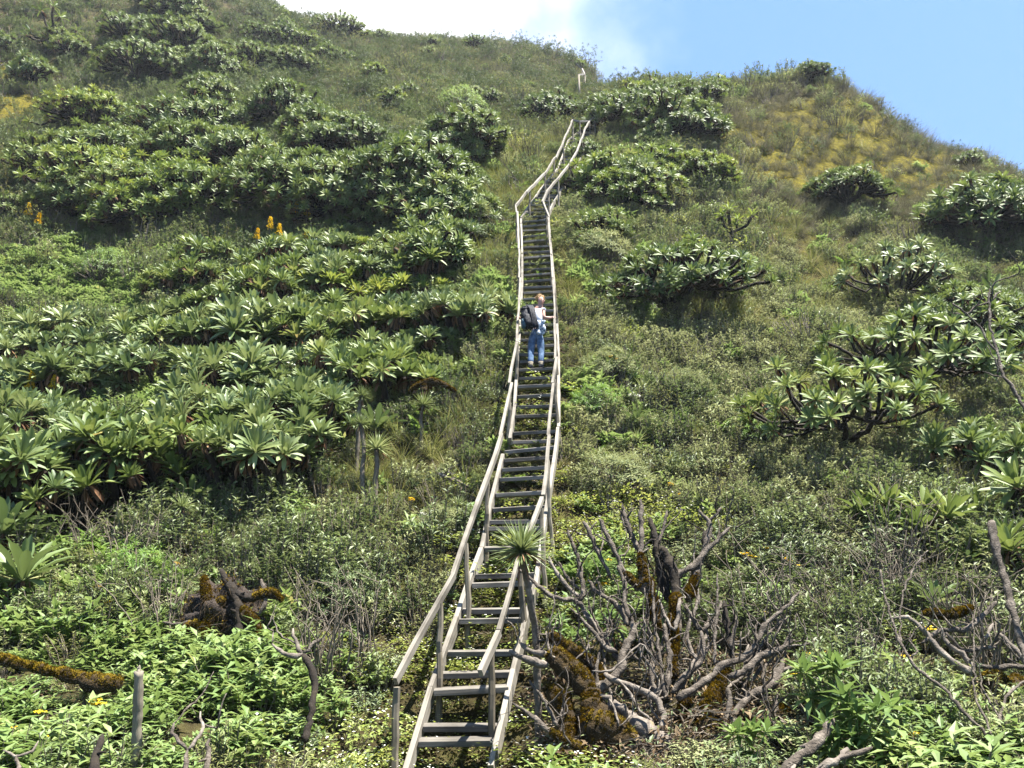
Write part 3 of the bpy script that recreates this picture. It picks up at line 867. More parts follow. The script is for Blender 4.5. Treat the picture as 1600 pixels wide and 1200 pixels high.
# patchiness in the place itself
pat = np.stack([np.sin(pp[:, 0] * .9 * (1 + .13 * i) + i * 2.1 + 1.7 * np.sin(pp[:, 1] * .7 + i)) * np.sin(pp[:, 1] * .8 * (1 + .1 * i) + 1.3 * i) for i in range(len(kinds))], 1)
Wt = Wt ** 1.6 * (1 + .8 * pat)
Wt = np.maximum(Wt, 0); Wt /= Wt.sum(1, keepdims=True)
ch = (Wt.cumsum(1) > G.random(len(px))[:, None]).argmax(1)
sd = stair_dist(pp[:, 0], pp[:, 1])
prob = np.ones(len(px))
prob[(blobs(px, py, MOSS_B) > .35) & (pd > 12)] = .62
low = np.clip(blobs(px, py, [(295, 1150, 45, 70, .7), (155, 1190, 40, 40, .6), (215, 1180, 30, 60, .5), (30, 1190, 50, 30, .5), (1010, 1110, 200, 120, 1.1), (1180, 1090, 110, 80, .8), (350, 1000, 60, 50, .5), (80, 1090, 150, 45, 1.2), (1480, 1030, 110, 60, .8), (1030, 960, 130, 100, .5), (1280, 1190, 90, 50, 1), (480, 1110, 30, 70, .8), (1570, 1110, 60, 50, .9)]), 0, 1)
prob *= 1 - .75 * np.clip(blobs(px, py, [(110, 800, 130, 45, 1.1), (230, 770, 60, 30, .8)]), 0, 1)
prob[(ch == kinds.index('scrub')) & (G.random(len(px)) > .7)] *= .0
prob *= np.where(ch == kinds.index('litter'), 1.0, 1 - .42 * low)
alive = G.random(len(px)) < prob
eps = .4
gx = (height(pp[:, 0] + eps, pp[:, 1]) - height(pp[:, 0] - eps, pp[:, 1])) / (2 * eps); gy = (height(pp[:, 0], pp[:, 1] + eps) - height(pp[:, 0], pp[:, 1] - eps)) / (2 * eps)
LAB = {'cover': ('flowering_cover', 'low ground cover with tiny pale leaves and white flecks around the stairs'),
       'herb': ('leafy_herbs', 'bright green broad-leaved herbs covering the lower slope'),
       'silver': ('silvery_undergrowth', 'silvery grey-green small-leaved undergrowth covering the slope'),
       'darkshrub': ('twiggy_undergrowth', 'dark green twiggy undergrowth with small leaves across the slope'),
       'heath': ('heath_vegetation', 'dull olive heath covering the upper slope'),
       'grass': ('tussock_grass', 'straw and green tussock grass beside the stairs and on the right slope'),
       'greygrass': ('grey_tussock_grass', 'grey-brown grass tufts on the mossy right-hand knoll'),
       'scrub': ('low_scrub_vegetation', 'dense dark green low scrub dotted over the upper slopes and ridge'),
       'litter': ('leaf_litter', 'brown dead leaves and fallen twigs around the dead tree'),
       'fern': ('fern_undergrowth', 'soft bright green ferny undergrowth in patches')}
for ki, k in enumerate(kinds):
    ix = np.where((ch == ki) & alive & (pd > 3.9))[0]
    n = len(ix)
    r = np.hypot(pp[ix, 0], pp[ix, 1])
    s0 = np.clip(r / 30, 0.0, 1.6) * .55 + .72
    if k == 'cover': s0 = np.clip(r / 30, 0, 2) * .5 + .85
    if k in ('grass', 'greygrass'): s0 *= .95
    s = s0 * np.clip(np.exp(G.normal(0, .3, n)), .5, 1.6) * np.where((G.random(n) < .07) & (r > 18) & (r < 70) & (k in ('heath', 'fern')), 1.7, 1)
    if k == 'herb': s = np.minimum(s, 1.15)
    if k == 'greygrass': s *= 1.25
    if k == 'scrub': s *= .85 * np.where((px[ix] > 1000) & (py[ix] < 420), .62, 1)
    sh = np.clip((sd[ix] - .1) / .9, .28, 1); sh = np.where((py[ix] > 1120) & (k == 'grass'), .75, sh)
    near = np.clip((pd[ix] - 2.6) / 3., .6, 1)
    hs_ = s * (sh if k != 'cover' else np.clip(sh, .6, 1)) * near * G.uniform(.8, 1.25, n) * (1 - (.6 if k != 'litter' else 0) * low[ix])
    if k == 'herb': s = s * (1 - .5 * low[ix])
    pts = np.stack([pp[ix, 0], pp[ix, 1], zz[ix] - .03], 1)
    tilt = .35
    rot = np.stack([np.arctan(gy[ix]) * tilt, -np.arctan(gx[ix]) * tilt, G.uniform(0, 6.28, n)], 1)
    scatter(LAB[k][0], [k], pts, rot, np.stack([s, s, hs_], 1), G.integers(0, len(PROTO[k]), n), LAB[k][1])
    print(k, n)

# ------------------------------------------------------------------ giant groundsel trees
V = {}
for i, (a, b, mt) in enumerate([(2.0, 1.9, 'groundsel_yellow'), (2.1, 2.0, 'groundsel'), (1.75, 1.6, 'groundsel'), (2.35, 1.75, 'groundsel')]):
    V['dome%d' % i] = dome_tree('giant_groundsel', 100 + i, a, b, 105, .27, 22, mt, .66)
for i, mt in enumerate(['groundsel', 'groundsel_yellow', 'groundsel']):
    V['small%d' % i] = dome_tree('giant_groundsel', 130 + i, 1.2, 1.4, 32, .27, 22, mt, .6)
for i, mt in enumerate(['groundsel_blue', 'groundsel', 'groundsel_blue', 'groundsel_yellow']):
    V['clump%d' % i] = clump_tree('giant_groundsel', 160 + i, .98, .62, 25, .305, 32, mt)
for i, (mt, lf_, nr_) in enumerate([('groundsel', .27, 30), ('groundsel_blue', .42, 14), ('groundsel', .31, 24)]):
    V['clump%d' % (4 + i)] = clump_tree('giant_groundsel', 175 + i, 1.0, .65, nr_, lf_ * .92, 32, mt)
for i, mt in enumerate(['groundsel', 'groundsel_blue']):
    V['open%d' % i] = dome_tree('giant_groundsel', 190 + i, 1.75, 1.55, 32, .28, 24, mt, .45, trunk=.085)
V['tall0'] = clump_tree('giant_groundsel', 210, 1.0, 1.15, 23, .33, 34, 'groundsel_blue')
V['tall1'] = clump_tree('giant_groundsel', 211, 1.1, .9, 24, .32, 34, 'groundsel')
V['single'] = clump_tree('giant_groundsel', 212, .12, .55, 1, .55, 24, 'groundsel_blue')
V['few'] = clump_tree('giant_groundsel', 213, .55, .7, 4, .42, 24, 'groundsel')
V['bare'] = dome_tree('giant_groundsel', 215, .8, 1.5, 6, .3, 9, 'groundsel', .1, trunk=.1)
HT = {'dome0': 1.9, 'dome1': 2.0, 'dome2': 1.6, 'dome3': 1.75, 'small0': 1.3, 'small1': 1.3, 'small2': 1.3, 'clump0': .62, 'clump1': .62, 'clump2': .62, 'clump3': .62, 'clump4': .65, 'clump5': .65, 'clump6': .65,
      'open0': 1.45, 'open1': 1.45, 'tall0': 1.15, 'tall1': .9, 'single': .55, 'few': .7, 'bare': 1.5}
used = set()
NT = [0]
placed = []


def place(kind, px_, py_, sc=1.0, label=None, group=None, cat='tree', table=V, H=None, rz=None, crown=True, g=rs(5)):
    """put a plant so that its crown shows around the picture point: ground found by sight line, then the base moved down the slope"""
    h = (H or HT[kind]) * sc
    b = None
    if crown:
        yy = py_
        for _ in range(14):
            b = hit(px_, yy)
            if b is None: yy += 12; continue
            x2, y2, _d = project(b + [0, 0, h * (.82 if table is not V or kind == 'single' or kind == 'bare' else .6)])
            if abs(y2 - py_) < 2: break
            yy += (py_ - y2) * .8
    else:
        b = hit(px_, py_)
    if b is None: return None
    root = table[kind]
    if kind in used: root = copy_tree(root)
    used.add(kind)
    root.location = (b[0], b[1], b[2]); s = sc
    lean = (0.30 + g.normal(0, .08)) if (table is V and kind not in ('single', 'bare')) else g.normal(0, .06)
    root.rotation_euler = (Matrix.Rotation(lean, 3, 'X') @ Matrix.Rotation(g.normal(0, .07), 3, 'Y') @ Matrix.Rotation(g.uniform(0, 6.28) if rz is None else rz, 3, 'Z')).to_euler()
    root.scale = (s * g.uniform(.93, 1.07), s, s * g.uniform(.93, 1.07))
    for k in ('group',):
        if k in root: del root[k]
    tag(root, label, cat, group); placed.append((root, px_, py_)); NT[0] += 1
    return root


# single trees one can point to
FEAT = [
    ('dome0', 150, 178, 1.25, 'broad yellowish domed groundsel tree with a black hollow under its crown, upper left'),
    ('dome1', 448, 172, 1.05, 'dark flat-topped groundsel on many visible stems, upper middle of the left slope'),
    ('dome3', 1050, 436, .80, 'wide groundsel with mossy spreading limbs, nearest large tree right of the middle flight'),
    ('dome2', 1325, 292, .86, 'round groundsel tree with a forked black trunk standing alone on the mossy knoll'),
    ('open1', 1400, 440, 1.05, 'thin-limbed open groundsel tree below the round lone one on the knoll'),
    ('open0', 1430, 552, 1.0, 'low wide groundsel with a long limb reaching to the right, below the open one'),
    ('open0', 1320, 640, .9, 'sprawling groundsel with rosettes on separate dark stems above the silvery shrubs'),
    ('dome2', 1268, 116, .6, 'small dark rounded groundsel on the top of the knoll against the sky'),
    ('dome3', 863, 176, .85, 'dark bushy groundsel left of the top bend of the stairs'),
    ('dome1', 965, 122, .62, 'dark round groundsel on the saddle where the two ridges meet'),
    ('small1', 928, 285, .95, 'yellow-green groundsel leaning over the right rail of the highest flight'),
    ('small0', 915, 238, .6, 'dark groundsel partly hiding the highest flight'),
    ('dome1', 640, 285, 1.15, 'dark-bellied groundsel thicket tree above the yellow flower spikes'),
    ('dome2', 1545, 330, 1.25, 'tall dark groundsel against the right edge below the ridge'),
    ('single', 590, 655, 1.15, 'single large pale rosette beside the tall lobelia stems'),
    ('single', 768, 510, .9, 'single bright broad-leaved rosette beside the left rail near the hiker'),
    ('single', 1000, 655, .85, 'upright pale single rosette right of the lower rail'),
    ('single', 300, 770, 1.0, 'single wide rosette hanging below the near thicket edge'),
    ('single', 8, 812, 1.3, 'big green rosette cut by the left picture edge, upper of two'),
    ('single', 10, 885, 1.3, 'big green rosette cut by the left picture edge, lower of two'),
    ('single', 1465, 925, .8, 'pale broad rosette above the bleached fallen branches'),
    ('single', 1515, 868, .62, 'small glossy rosette directly left of the leaning bare trunk'),
    ('few', 1465, 828, .85, 'group of low rosettes on dead-leaf skirts left of the leaning bare trunk top'),
    ('few', 1370, 806, .75, 'low rosettes on thin stems above the bare twigs at right'),
    ('few', 1590, 868, .7, 'low rosettes right of the leaning bare trunk'),
    ('tall1', 1530, 700, .8, 'groundsel with long brown skirts at the right edge, above the leaning bare trunk'),
    ('few', 1585, 780, 1.0, 'broad rosettes over brown skirts just right of the leaning trunk top'),
    ('dome1', 1500, 492, .75, 'groundsel half hidden behind the open thin-limbed tree'),
    ('small2', 595, 56, .75, 'small dark groundsel on the far skyline, leftmost of the row'),
    ('small0', 676, 68, .8, 'small dark groundsel on the far skyline left of the taller one'),
    ('small2', 741, 70, 1.0, 'taller dark groundsel in the middle of the far skyline'),
    ('small1', 905, 104, .6, 'small groundsel on the far skyline, nearest the saddle'),
    ('bare', 1015, 128, .75, 'almost bare spiky shrub on the skyline right of the saddle'),
    ('small0', 1510, 252, .55, 'small pale rosette shrub on the right-hand ridge shoulder'),
    ('bare', 75, 40, 2.0, 'bare-armed dark groundsel standing out at the top left corner'),
]
for (k, x, y, s, lab) in FEAT:
    place(k, x, y, s, lab, 'giant groundsels')

# thickets: (polygon, spacing px at its place, kinds, scale, label, group)
def inside(x, y, poly):
    c = False; n = len(poly); j = n - 1
    for i in range(n):
        if (poly[i][1] > y) != (poly[j][1] > y) and x < (poly[j][0] - poly[i][0]) * (y - poly[i][1]) / (poly[j][1] - poly[i][1]) + poly[i][0]: c = not c
        j = i
    return c


THICK = [
    ([(60, 240), (180, 225), (300, 270), (345, 330), (200, 345), (110, 330), (60, 290)], 48, 32, ['dome0', 'dome0', 'dome1'], .95, 'yellowish groundsel tree in the thicket below the black-hollowed dome'),
    ([(150, 45), (230, 25), (330, 90), (370, 160), (330, 175), (200, 110)], 42, 25, ['dome1', 'dome2', 'dome3'], 1.1, 'dark groundsel tree in the band across the upper left slope'),
    ([(230, 0), (300, 0), (350, 50), (300, 60)], 36, 20, ['dome2', 'dome1'], 1.1, 'groundsel tree at the top edge of the left slope'),
    ([(250, 180), (380, 190), (400, 260), (250, 240)], 44, 24, ['dome2', 'dome1', 'dome3'], .95, 'groundsel tree between the yellowish dome and the flat-topped dark tree'),
    ([(480, 180), (600, 220), (590, 250), (490, 230)], 42, 20, ['dome3', 'dome2'], 1.0, 'groundsel tree in the strip right of the flat-topped dark tree'),
    ([(380, 255), (560, 275), (520, 310), (390, 300)], 42, 24, ['dome1', 'dome2', 'dome3'], .9, 'groundsel tree in the row below the flat-topped dark tree'),
    ([(660, 215), (800, 205), (790, 240), (720, 260), (660, 240)], 44, 22, ['dome3', 'dome1', 'small2'], .8, 'groundsel tree in the row left of the highest flight'),
    ([(500, 300), (600, 270), (745, 270), (755, 310), (700, 340), (560, 360), (500, 345)], 50, 28, ['dome3', 'dome1', 'dome2'], .8, 'groundsel tree in the dark thicket above the yellow flower spikes'),
    ([(0, 310), (60, 350), (85, 400), (0, 420)], 50, 34, ['dome1', 'small2'], .8, 'groundsel tree at the left edge beside yellow blossoms'),
    ([(480, 360), (620, 340), (765, 345), (765, 400), (700, 420), (500, 410)], 44, 26, ['small0', 'clump3', 'small2', 'clump2'], .95, 'groundsel in the band just above the big central-left thicket'),
    ([(260, 400), (460, 395), (700, 415), (745, 440), (740, 500), (560, 520), (250, 480)], 46, 26, ['clump0', 'clump1', 'clump4', 'clump3', 'clump6'], 1.0, 'broad-leaved groundsel in the upper half of the big left thicket'),
    ([(240, 480), (560, 515), (690, 500), (700, 560), (640, 590), (450, 600), (190, 560)], 52, 30, ['clump0', 'clump1', 'clump2', 'clump5', 'clump6'], 1.0, 'broad-leaved groundsel in the lower half of the big left thicket'),
    ([(0, 520), (190, 500), (250, 560), (200, 600), (0, 615)], 56, 32, ['clump2', 'clump0', 'clump5'], 1.05, 'large pale rosette groundsel at the left edge above the bright herbs'),
    ([(330, 600), (560, 565), (640, 570), (530, 610), (460, 680), (330, 670)], 60, 34, ['clump0', 'tall0', 'clump2'], 1.0, 'large-leaved groundsel above the near row of brown-skirted rosettes'),
    ([(0, 670), (180, 690), (240, 680), (440, 660), (450, 715), (300, 720), (100, 745), (0, 740)], 74, 24, ['tall0', 'tall1'], 1.0, 'tall brown-skirted groundsel in the nearest row over the dark hollow'),
    ([(0, 620), (60, 640), (60, 670), (0, 670)], 70, 20, ['clump2'], 1.0, 'groundsel between the bright herbs and the left edge'),
    ([(930, 150), (1010, 140), (1120, 150), (1125, 215), (1000, 225), (940, 200)], 44, 26, ['dome3', 'dome2', 'small1'], .72, 'groundsel tree in the thicket under the saddle, right of the top bend'),
    ([(910, 255), (1040, 240), (1120, 270), (1060, 330), (960, 330), (915, 300)], 50, 30, ['dome2', 'small1', 'dome0'], .78, 'yellow-green groundsel tree right of the highest flight'),
    ([(1480, 300), (1600, 310), (1600, 400), (1500, 360)], 60, 40, ['dome2', 'dome1'], .8, 'groundsel tree beside the tall dark one at the right edge'),
    ([(420, 20), (560, 40), (560, 100), (400, 110), (330, 60)], 38, 22, ['small0', 'small2', 'dome3'], .9, 'groundsel on the far upper slope below the cloud'),
    ([(560, 80), (820, 90), (860, 150), (600, 170), (560, 130)], 36, 16, ['small0', 'small2', 'small1', 'bare'], .58, 'small scattered groundsel high on the far slope'),
    ([(1000, 130), (1190, 128), (1190, 150), (1010, 155)], 26, 14, ['small2', 'small1', 'few'], .6, 'low groundsel in the fringe along the skyline left of the knoll'),
    ([(0, 60), (130, 60), (60, 160), (0, 160)], 60, 34, ['small0', 'small2'], 1.0, 'groundsel on the brown slope at the upper left edge'),
    ([(890, 345), (960, 340), (960, 390), (900, 410)], 60, 34, ['small2'], .6, 'small groundsel right of the bend at the stairs'),
    ([(530, 430), (640, 430), (750, 460), (750, 540), (690, 545), (640, 520)], 44, 30, ['clump1', 'clump3', 'few'], .85, 'short-leaved groundsel in the fringe left of the middle flight'),
]
GT = rs(41)
for (poly, sx, sy, ks, s, lab) in THICK:
    xs = [p[0] for p in poly]; ys = [p[1] for p in poly]
    y = min(ys) + sy * .3; row = 0; cand = []
    while y < max(ys) + sy * .2:
        x = min(xs) + (sx * .5 if row % 2 else 0)
        while x < max(xs) + sx * .3:
            X_, Y_ = x + GT.normal(0, sx * .24), y + GT.normal(0, sy * .34)
            if inside(X_, Y_, poly) and GT.random() > .13: cand.append((X_, Y_))
            x += sx
        y += sy; row += 1
    for (X_, Y_) in cand:
        place(ks[GT.integers(0, len(ks))], X_, Y_, s * GT.choice([.68, .85, 1.0, 1.12, 1.25]) * GT.uniform(.93, 1.07), lab, lab + 's' if False else 'groundsels of one thicket: ' + lab.split(' in ')[-1][:60])
print('groundsels', NT[0])

# ------------------------------------------------------------------ lobelias on stems
L = {'lob_tall': lobelia('giant_lobelia', 300, 1.35, .24, 90, .12, .04), 'lob_mid': lobelia('giant_lobelia', 301, .75, .24, 80, .04, .03), 'lob_low': lobelia('giant_lobelia', 302, .28, .26, 70, .0, .03)}
LH = {'lob_tall': 1.4, 'lob_mid': .8, 'lob_low': .35}
for (k, x, y, s, lab) in [
    ('lob_tall', 554, 640, 1.0, 'tallest lobelia of the trio beside the big pale rosette'),
    ('lob_tall', 570, 688, .92, 'middle lobelia of the trio beside the big pale rosette'),
    ('lob_mid', 588, 708, 1.35, 'shortest lobelia of the trio beside the big pale rosette'),
    ('lob_mid', 655, 645, 1.1, 'slim lobelia standing alone between the trio and the stairs'),
    ('lob_mid', 301, 612, 1.1, 'lobelia with a brown head rising above the bright herbs'),
    ('lob_mid', 281, 805, .9, 'lobelia with a flat pale head before the dark hollow'),
    ('lob_low', 237, 850, .8, 'low lobelia left of the flat-headed one before the dark hollow'),
    ('lob_low', 440, 712, .9, 'low pale lobelia head under the near thicket edge'),
    ('lob_mid', 742, 330, 1.5, 'dark lobelia above the left thicket near the stair bend'),
    ('lob_low', 760, 455, 1.4, 'spiky lobelia left of the middle flight'),
    ('lob_low', 718, 790, .75, 'upper bright lobelia of the group left of the lower rail'),
    ('lob_low', 728, 812, .8, 'lower bright lobelia of the group left of the lower rail'),
    ('lob_low', 1010, 610, 1.2, 'spiky lobelia right of the lower handrail among green ferns'),
    ('lob_low', 995, 690, 1.1, 'spiky lobelia below the upright pale rosette'),
    ('lob_low', 1055, 735, 1.1, 'spiky pale lobelia in the silvery scrub, left one'),
    ('lob_low', 1075, 770, 1.0, 'spiky pale lobelia in the silvery scrub, nearer the dead tree'),
    ('lob_low', 1290, 455, 1.3, 'lobelia left of the open thin-limbed tree'),
    ('lob_mid', 1190, 122, .8, 'dark-headed lobelia sticking up at the left foot of the knoll skyline'),
    ('lob_mid', 1072, 130, .6, 'thin lobelia sticking up from the skyline fringe'),
    ('lob_low', 160, 1015, .5, 'small bright lobelia on the mossy fallen log'),
    ('lob_low', 128, 1085, .5, 'small bright lobelia just below the mossy fallen log'),
    ('lob_low', 183, 1015, .42, 'smallest bright lobelia right of the one on the mossy log'),
    ('lob_low', 560, 805, .7, 'low lobelia in the dry grass left of the lower flight'),
    ('lob_low', 640, 745, .8, 'low lobelia beside the fallen grey wood left of the lower flight'),
]:
    place(k, x, y, s, lab, 'giant lobelias', 'lobelia', L, LH[k])
# the lobelia in front of the stairs
g = rs(77)
base = U(842, 1080, 7.5); base[2] = float(height(base[0], base[1]))
root = empty('giant_lobelia', base); tag(root, 'large spiky lobelia rosette on a bent stem right in front of the lowest flight', 'lobelia', 'giant lobelias')
tp = U(815, 857, 7.3) - base
tk = MB(); p, r = smoothline([(0, 0, -.3), U(838, 1010, 7.45) - base, U(831, 955, 7.4) - base, U(823, 905, 7.35) - base, tp], [.036, .034, .032, .028, .03], .05, .003, g)
tube(tk, p, r, 8, 0, .12, .5, g); tk.build('stem', [M['palewood']], root)
cr = MB(); rosette(cr, tp, (0.02, -.25, 1), 150, .315, 3, 118, T_LOB, 0, 0, 1, g, .02, .8)
n = 40; d = g.normal(0, 1, (n, 3)); d[:, 2] = -abs(d[:, 2]) * .6 - .1
leaves(cr, [T_LOB[1]], np.tile(tp, (n, 1)) - [0, 0, .03], d, np.tile([0, 0, 1.0], (n, 1)), g.uniform(.2, .32, n), .8, 1, None, g)
cr.build('leaf_rosette', [M['lobelia'], M['dead_leaf']], root)

# ------------------------------------------------------------------ rounded shrubs
def shrub(name, seed, R0, H, leaf, tpl, mats, nst, per, Wd=1):
    g = rs(seed); root = empty(name, (0, 0, 0)); mb = MB(); st = MB()
    for k in range(nst):
        th = g.uniform(0, 6.28); ph = math.acos(g.uniform(.05, 1)); q = g.uniform(.75, 1.05)
        top = np.array([R0 * math.sin(ph) * math.cos(th), R0 * math.sin(ph) * math.sin(th), H * math.cos(ph)]) * q
        if k % 3 == 0: tube(st, [np.array([0, 0, -.2]), top * .5 + g.normal(0, .04, 3), top], [.02, .012, .005], 4, 0)
        rosette(mb, top, top / np.linalg.norm(top) + [0, 0, .6], per, leaf, 15, 100, tpl, 0, 0, 1, g, .005, Wd)
    st.build('branches', [M['twig']], root); mb.build('foliage', [M[mats]], root)
    return root


S = {'ball': shrub('round_shrub', 400, .75, .95, .10, T_HERB, 'herb', 240, 9, .8), 'silverball': shrub('round_shrub', 401, .7, .75, .13, T_HERB, 'silver', 170, 12, .5), 'darkball': shrub('round_shrub', 402, .7, .8, .10, T_HERB, 'dark_shrub', 220, 9, .8),
     'fernball': shrub('round_shrub', 403, .6, .6, .09, T_HERB, 'fern', 220, 9, .7)}
for (k, x, y, s, lab) in [
    ('ball', 155, 395, 1.3, 'rounded bright green shrub above the pale herb patch at left'),
    ('silverball', 955, 712, .95, 'rounded silvery-leaved shrub right of the lower rail'),
    ('silverball', 1075, 590, .8, 'silvery shrub below the wide mossy-limbed tree'),
    ('ball', 720, 150, 2.0, 'pale green bush high on the far slope'),
    ('fernball', 930, 610, 1.0, 'soft bright green bush right of the stairs below the hiker'),
    ('darkball', 190, 90, 1.8, 'dark rounded shrub on the upper left slope'),
    ('silverball', 950, 555, .9, 'silvery shrub right of the rail beside the hiker'),
    ('silverball', 940, 375, 1.3, 'silvery bush right of the stair bend'),
    ('fernball', 1180, 660, .8, 'low bright green bush amid the silvery scrub'),
    ('darkball', 540, 900, .7, 'dark twiggy shrub left of the lowest flight'),
    ('silverball', 690, 800, .6, 'silvery shrub with a white flower head left of the rail'),
    ('ball', 1155, 405, .9, 'pale bush below the three-armed stub'),
    ('fernball', 210, 860, .9, 'ferny green bush before the dark hollow'),
    ('darkball', 1560, 460, 1.2, 'dark bush at the right edge behind the thin bare sapling'),
]:
    place(k, x, y, s, lab, 'rounded shrubs', 'shrub', S, {'ball': .95, 'silverball': .75, 'darkball': .8, 'fernball': .6}[k])

# ------------------------------------------------------------------ flowers
def flower_head(seed, mat, n=9, spike=False):
    g = rs(seed); root = empty('flower_cluster', (0, 0, 0)); a = MB(); s = MB()
    if spike:
        tube(s, [(0, 0, -.4), (.01, 0, .3), (0, 0, .62)], [.02, .015, .008], 5)
        for k in range(150):
            z = g.uniform(.12, .65); w = .12 * (1 - (z - .1) / .65) * g.uniform(.5, 1.3) + .02; t = g.uniform(0, 6.28)
            c = np.array([w * math.cos(t), w * math.sin(t), z])
            leaves(a, T_FL, np.tile(c, (3, 1)), g.normal(0, 1, (3, 3)), np.tile([0, 0, 1.0], (3, 1)), np.full(3, .045), 1, 0, None, g)
    else:
        for k in range(n):
            t = g.uniform(0, 6.28); q = g.uniform(0, .06); top = np.array([q * math.cos(t), q * math.sin(t), .12 + g.uniform(-.015, .02)])
            tube(s, [(0, 0, -.25), top * [.6, .6, .5], top], [.004, .003, .002], 3)
            rosette(a, top, (0, -.2, 1), 8, .022, 60, 95, T_FL, 0, 0, 1, g, .002)
    s.build('stem', [M['twig']], root); a.build('petals', [M[mat]], root)
    return root


Fl = {'yf0': flower_head(500, 'yellow', 9), 'yf1': flower_head(501, 'yellow', 5), 'wf': flower_head(503, 'white', 16), 'spike': flower_head(504, 'yellow', spike=True)}
YF = [(1178, 870), (1162, 862), (1200, 855), (1155, 898), (1228, 876), (1250, 880), (1196, 957), (1262, 1015), (1282, 1012), (1240, 1042), (1390, 1078), (1330, 1072), (1455, 980), (1410, 1020), (1425, 1146), (1388, 1146),
      (950, 870), (925, 905), (940, 912), (16, 1132), (30, 1157), (82, 1140), (155, 1098), (155, 916), (130, 921), (230, 893), (275, 873), (370, 795), (640, 778), (955, 555), (965, 560), (973, 562), (800, 975), (1060, 770), (1045, 755), (1335, 713), (170, 937), (60, 1105)]
gf = rs(31)
for i, (x, y) in enumerate(YF):
    b = hit(x, y + 18)
    if b is None: continue
    k = 'yf%d' % (i % 2); rt = Fl[k] if k not in used else copy_tree(Fl[k]); used.add(k)
    rt.location = U(x, y, (b - CAM) @ FW - .35) - np.array([0, 0, .12 * 1.2]); rt.scale = [gf.uniform(.7, 1.25)] * 3; rt.rotation_euler = (0, 0, gf.uniform(0, 6))
    zone = 'beside the dead mossy tree' if 900 < x < 1300 else 'at the lower right' if x >= 1300 else 'among the broad herbs at the lower left' if y > 860 else 'on the middle slope'
    tag(rt, 'small yellow flower cluster ' + zone, 'flower', 'yellow flower clusters ' + zone)
for (x, y, s, lab) in [(1115, 960, 1, 'white flower cluster between the dead branches'), (668, 803, 1.8, 'flat white flower head on the silvery shrub left of the rail'), (990, 618, 1.8, 'flat white flower head above the upright pale rosette'), (165, 922, 1.1, 'white flower cluster in the herbs before the dark hollow'), (1270, 1060, .9, 'white flower cluster right of the dead tree')]:
    b = hit(x, y + 14)
    rt = Fl['wf'] if 'wf' not in used else copy_tree(Fl['wf']); used.add('wf')
    rt.location = U(x, y, (b - CAM) @ FW - .3) - np.array([0, 0, .13 * s]); rt.scale = [s] * 3; tag(rt, lab, 'flower', 'white flower clusters')
for i, (x, y, s) in enumerate([(463, 325, 1.1), (480, 330, 1), (478, 375, 1), (422, 352, 1.1), (436, 362, 1), (402, 368, .9), (512, 292, 1), (533, 286, 1), (545, 268, .9), (560, 262, .9), (44, 330, 1.2), (60, 345, 1.1), (48, 600, 1.0), (83, 600, .7), (315, 150, .8), (330, 95, .8), (300, 215, .8)]):
    b = hit(x, y + 12)
    rt = Fl['spike'] if 'spike' not in used else copy_tree(Fl['spike']); used.add('spike')
    rt.location = U(x, y, (b - CAM) @ FW - 1.9) - np.array([0, 0, .2 * s]); rt.scale = [s * .72] * 3; rt.rotation_euler = (0, 0, i)
    zone = 'in the thicket above the big left thicket' if 390 < x < 570 else 'at the left picture edge' if x < 100 else 'on the upper left slope'
    tag(rt, 'tall orange-yellow blossom spike ' + zone, 'flower spike', 'yellow blossom spikes ' + zone)
# ------------------------------------------------------------------ dead wood
def moss_fuzz(mb, pts, rad, n, g, size=.028, up=.25):
    """short moss shoots over a limb, thicker on its upper side"""
    pts = np.asarray(pts); seg = g.integers(0, len(pts) - 1, n); t = g.random(n)
    c = pts[seg] * (1 - t[:, None]) + pts[seg + 1] * t[:, None]; rd = rad[seg] * (1 - t) + rad[seg + 1] * t
    ax = pts[seg + 1] - pts[seg]; ax /= np.linalg.norm(ax, axis=1)[:, None] + 1e-9
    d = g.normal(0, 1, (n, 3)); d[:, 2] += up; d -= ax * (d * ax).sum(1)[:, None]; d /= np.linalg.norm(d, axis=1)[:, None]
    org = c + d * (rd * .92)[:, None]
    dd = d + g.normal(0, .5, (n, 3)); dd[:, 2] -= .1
    leaves(mb, T_SM, org, dd, ax, g.uniform(.5, 1.3, n) * size, 1.3, 0, np.clip(.45 + .3 * d[:, 2] + g.normal(0, .18, n), 0, 1), g)


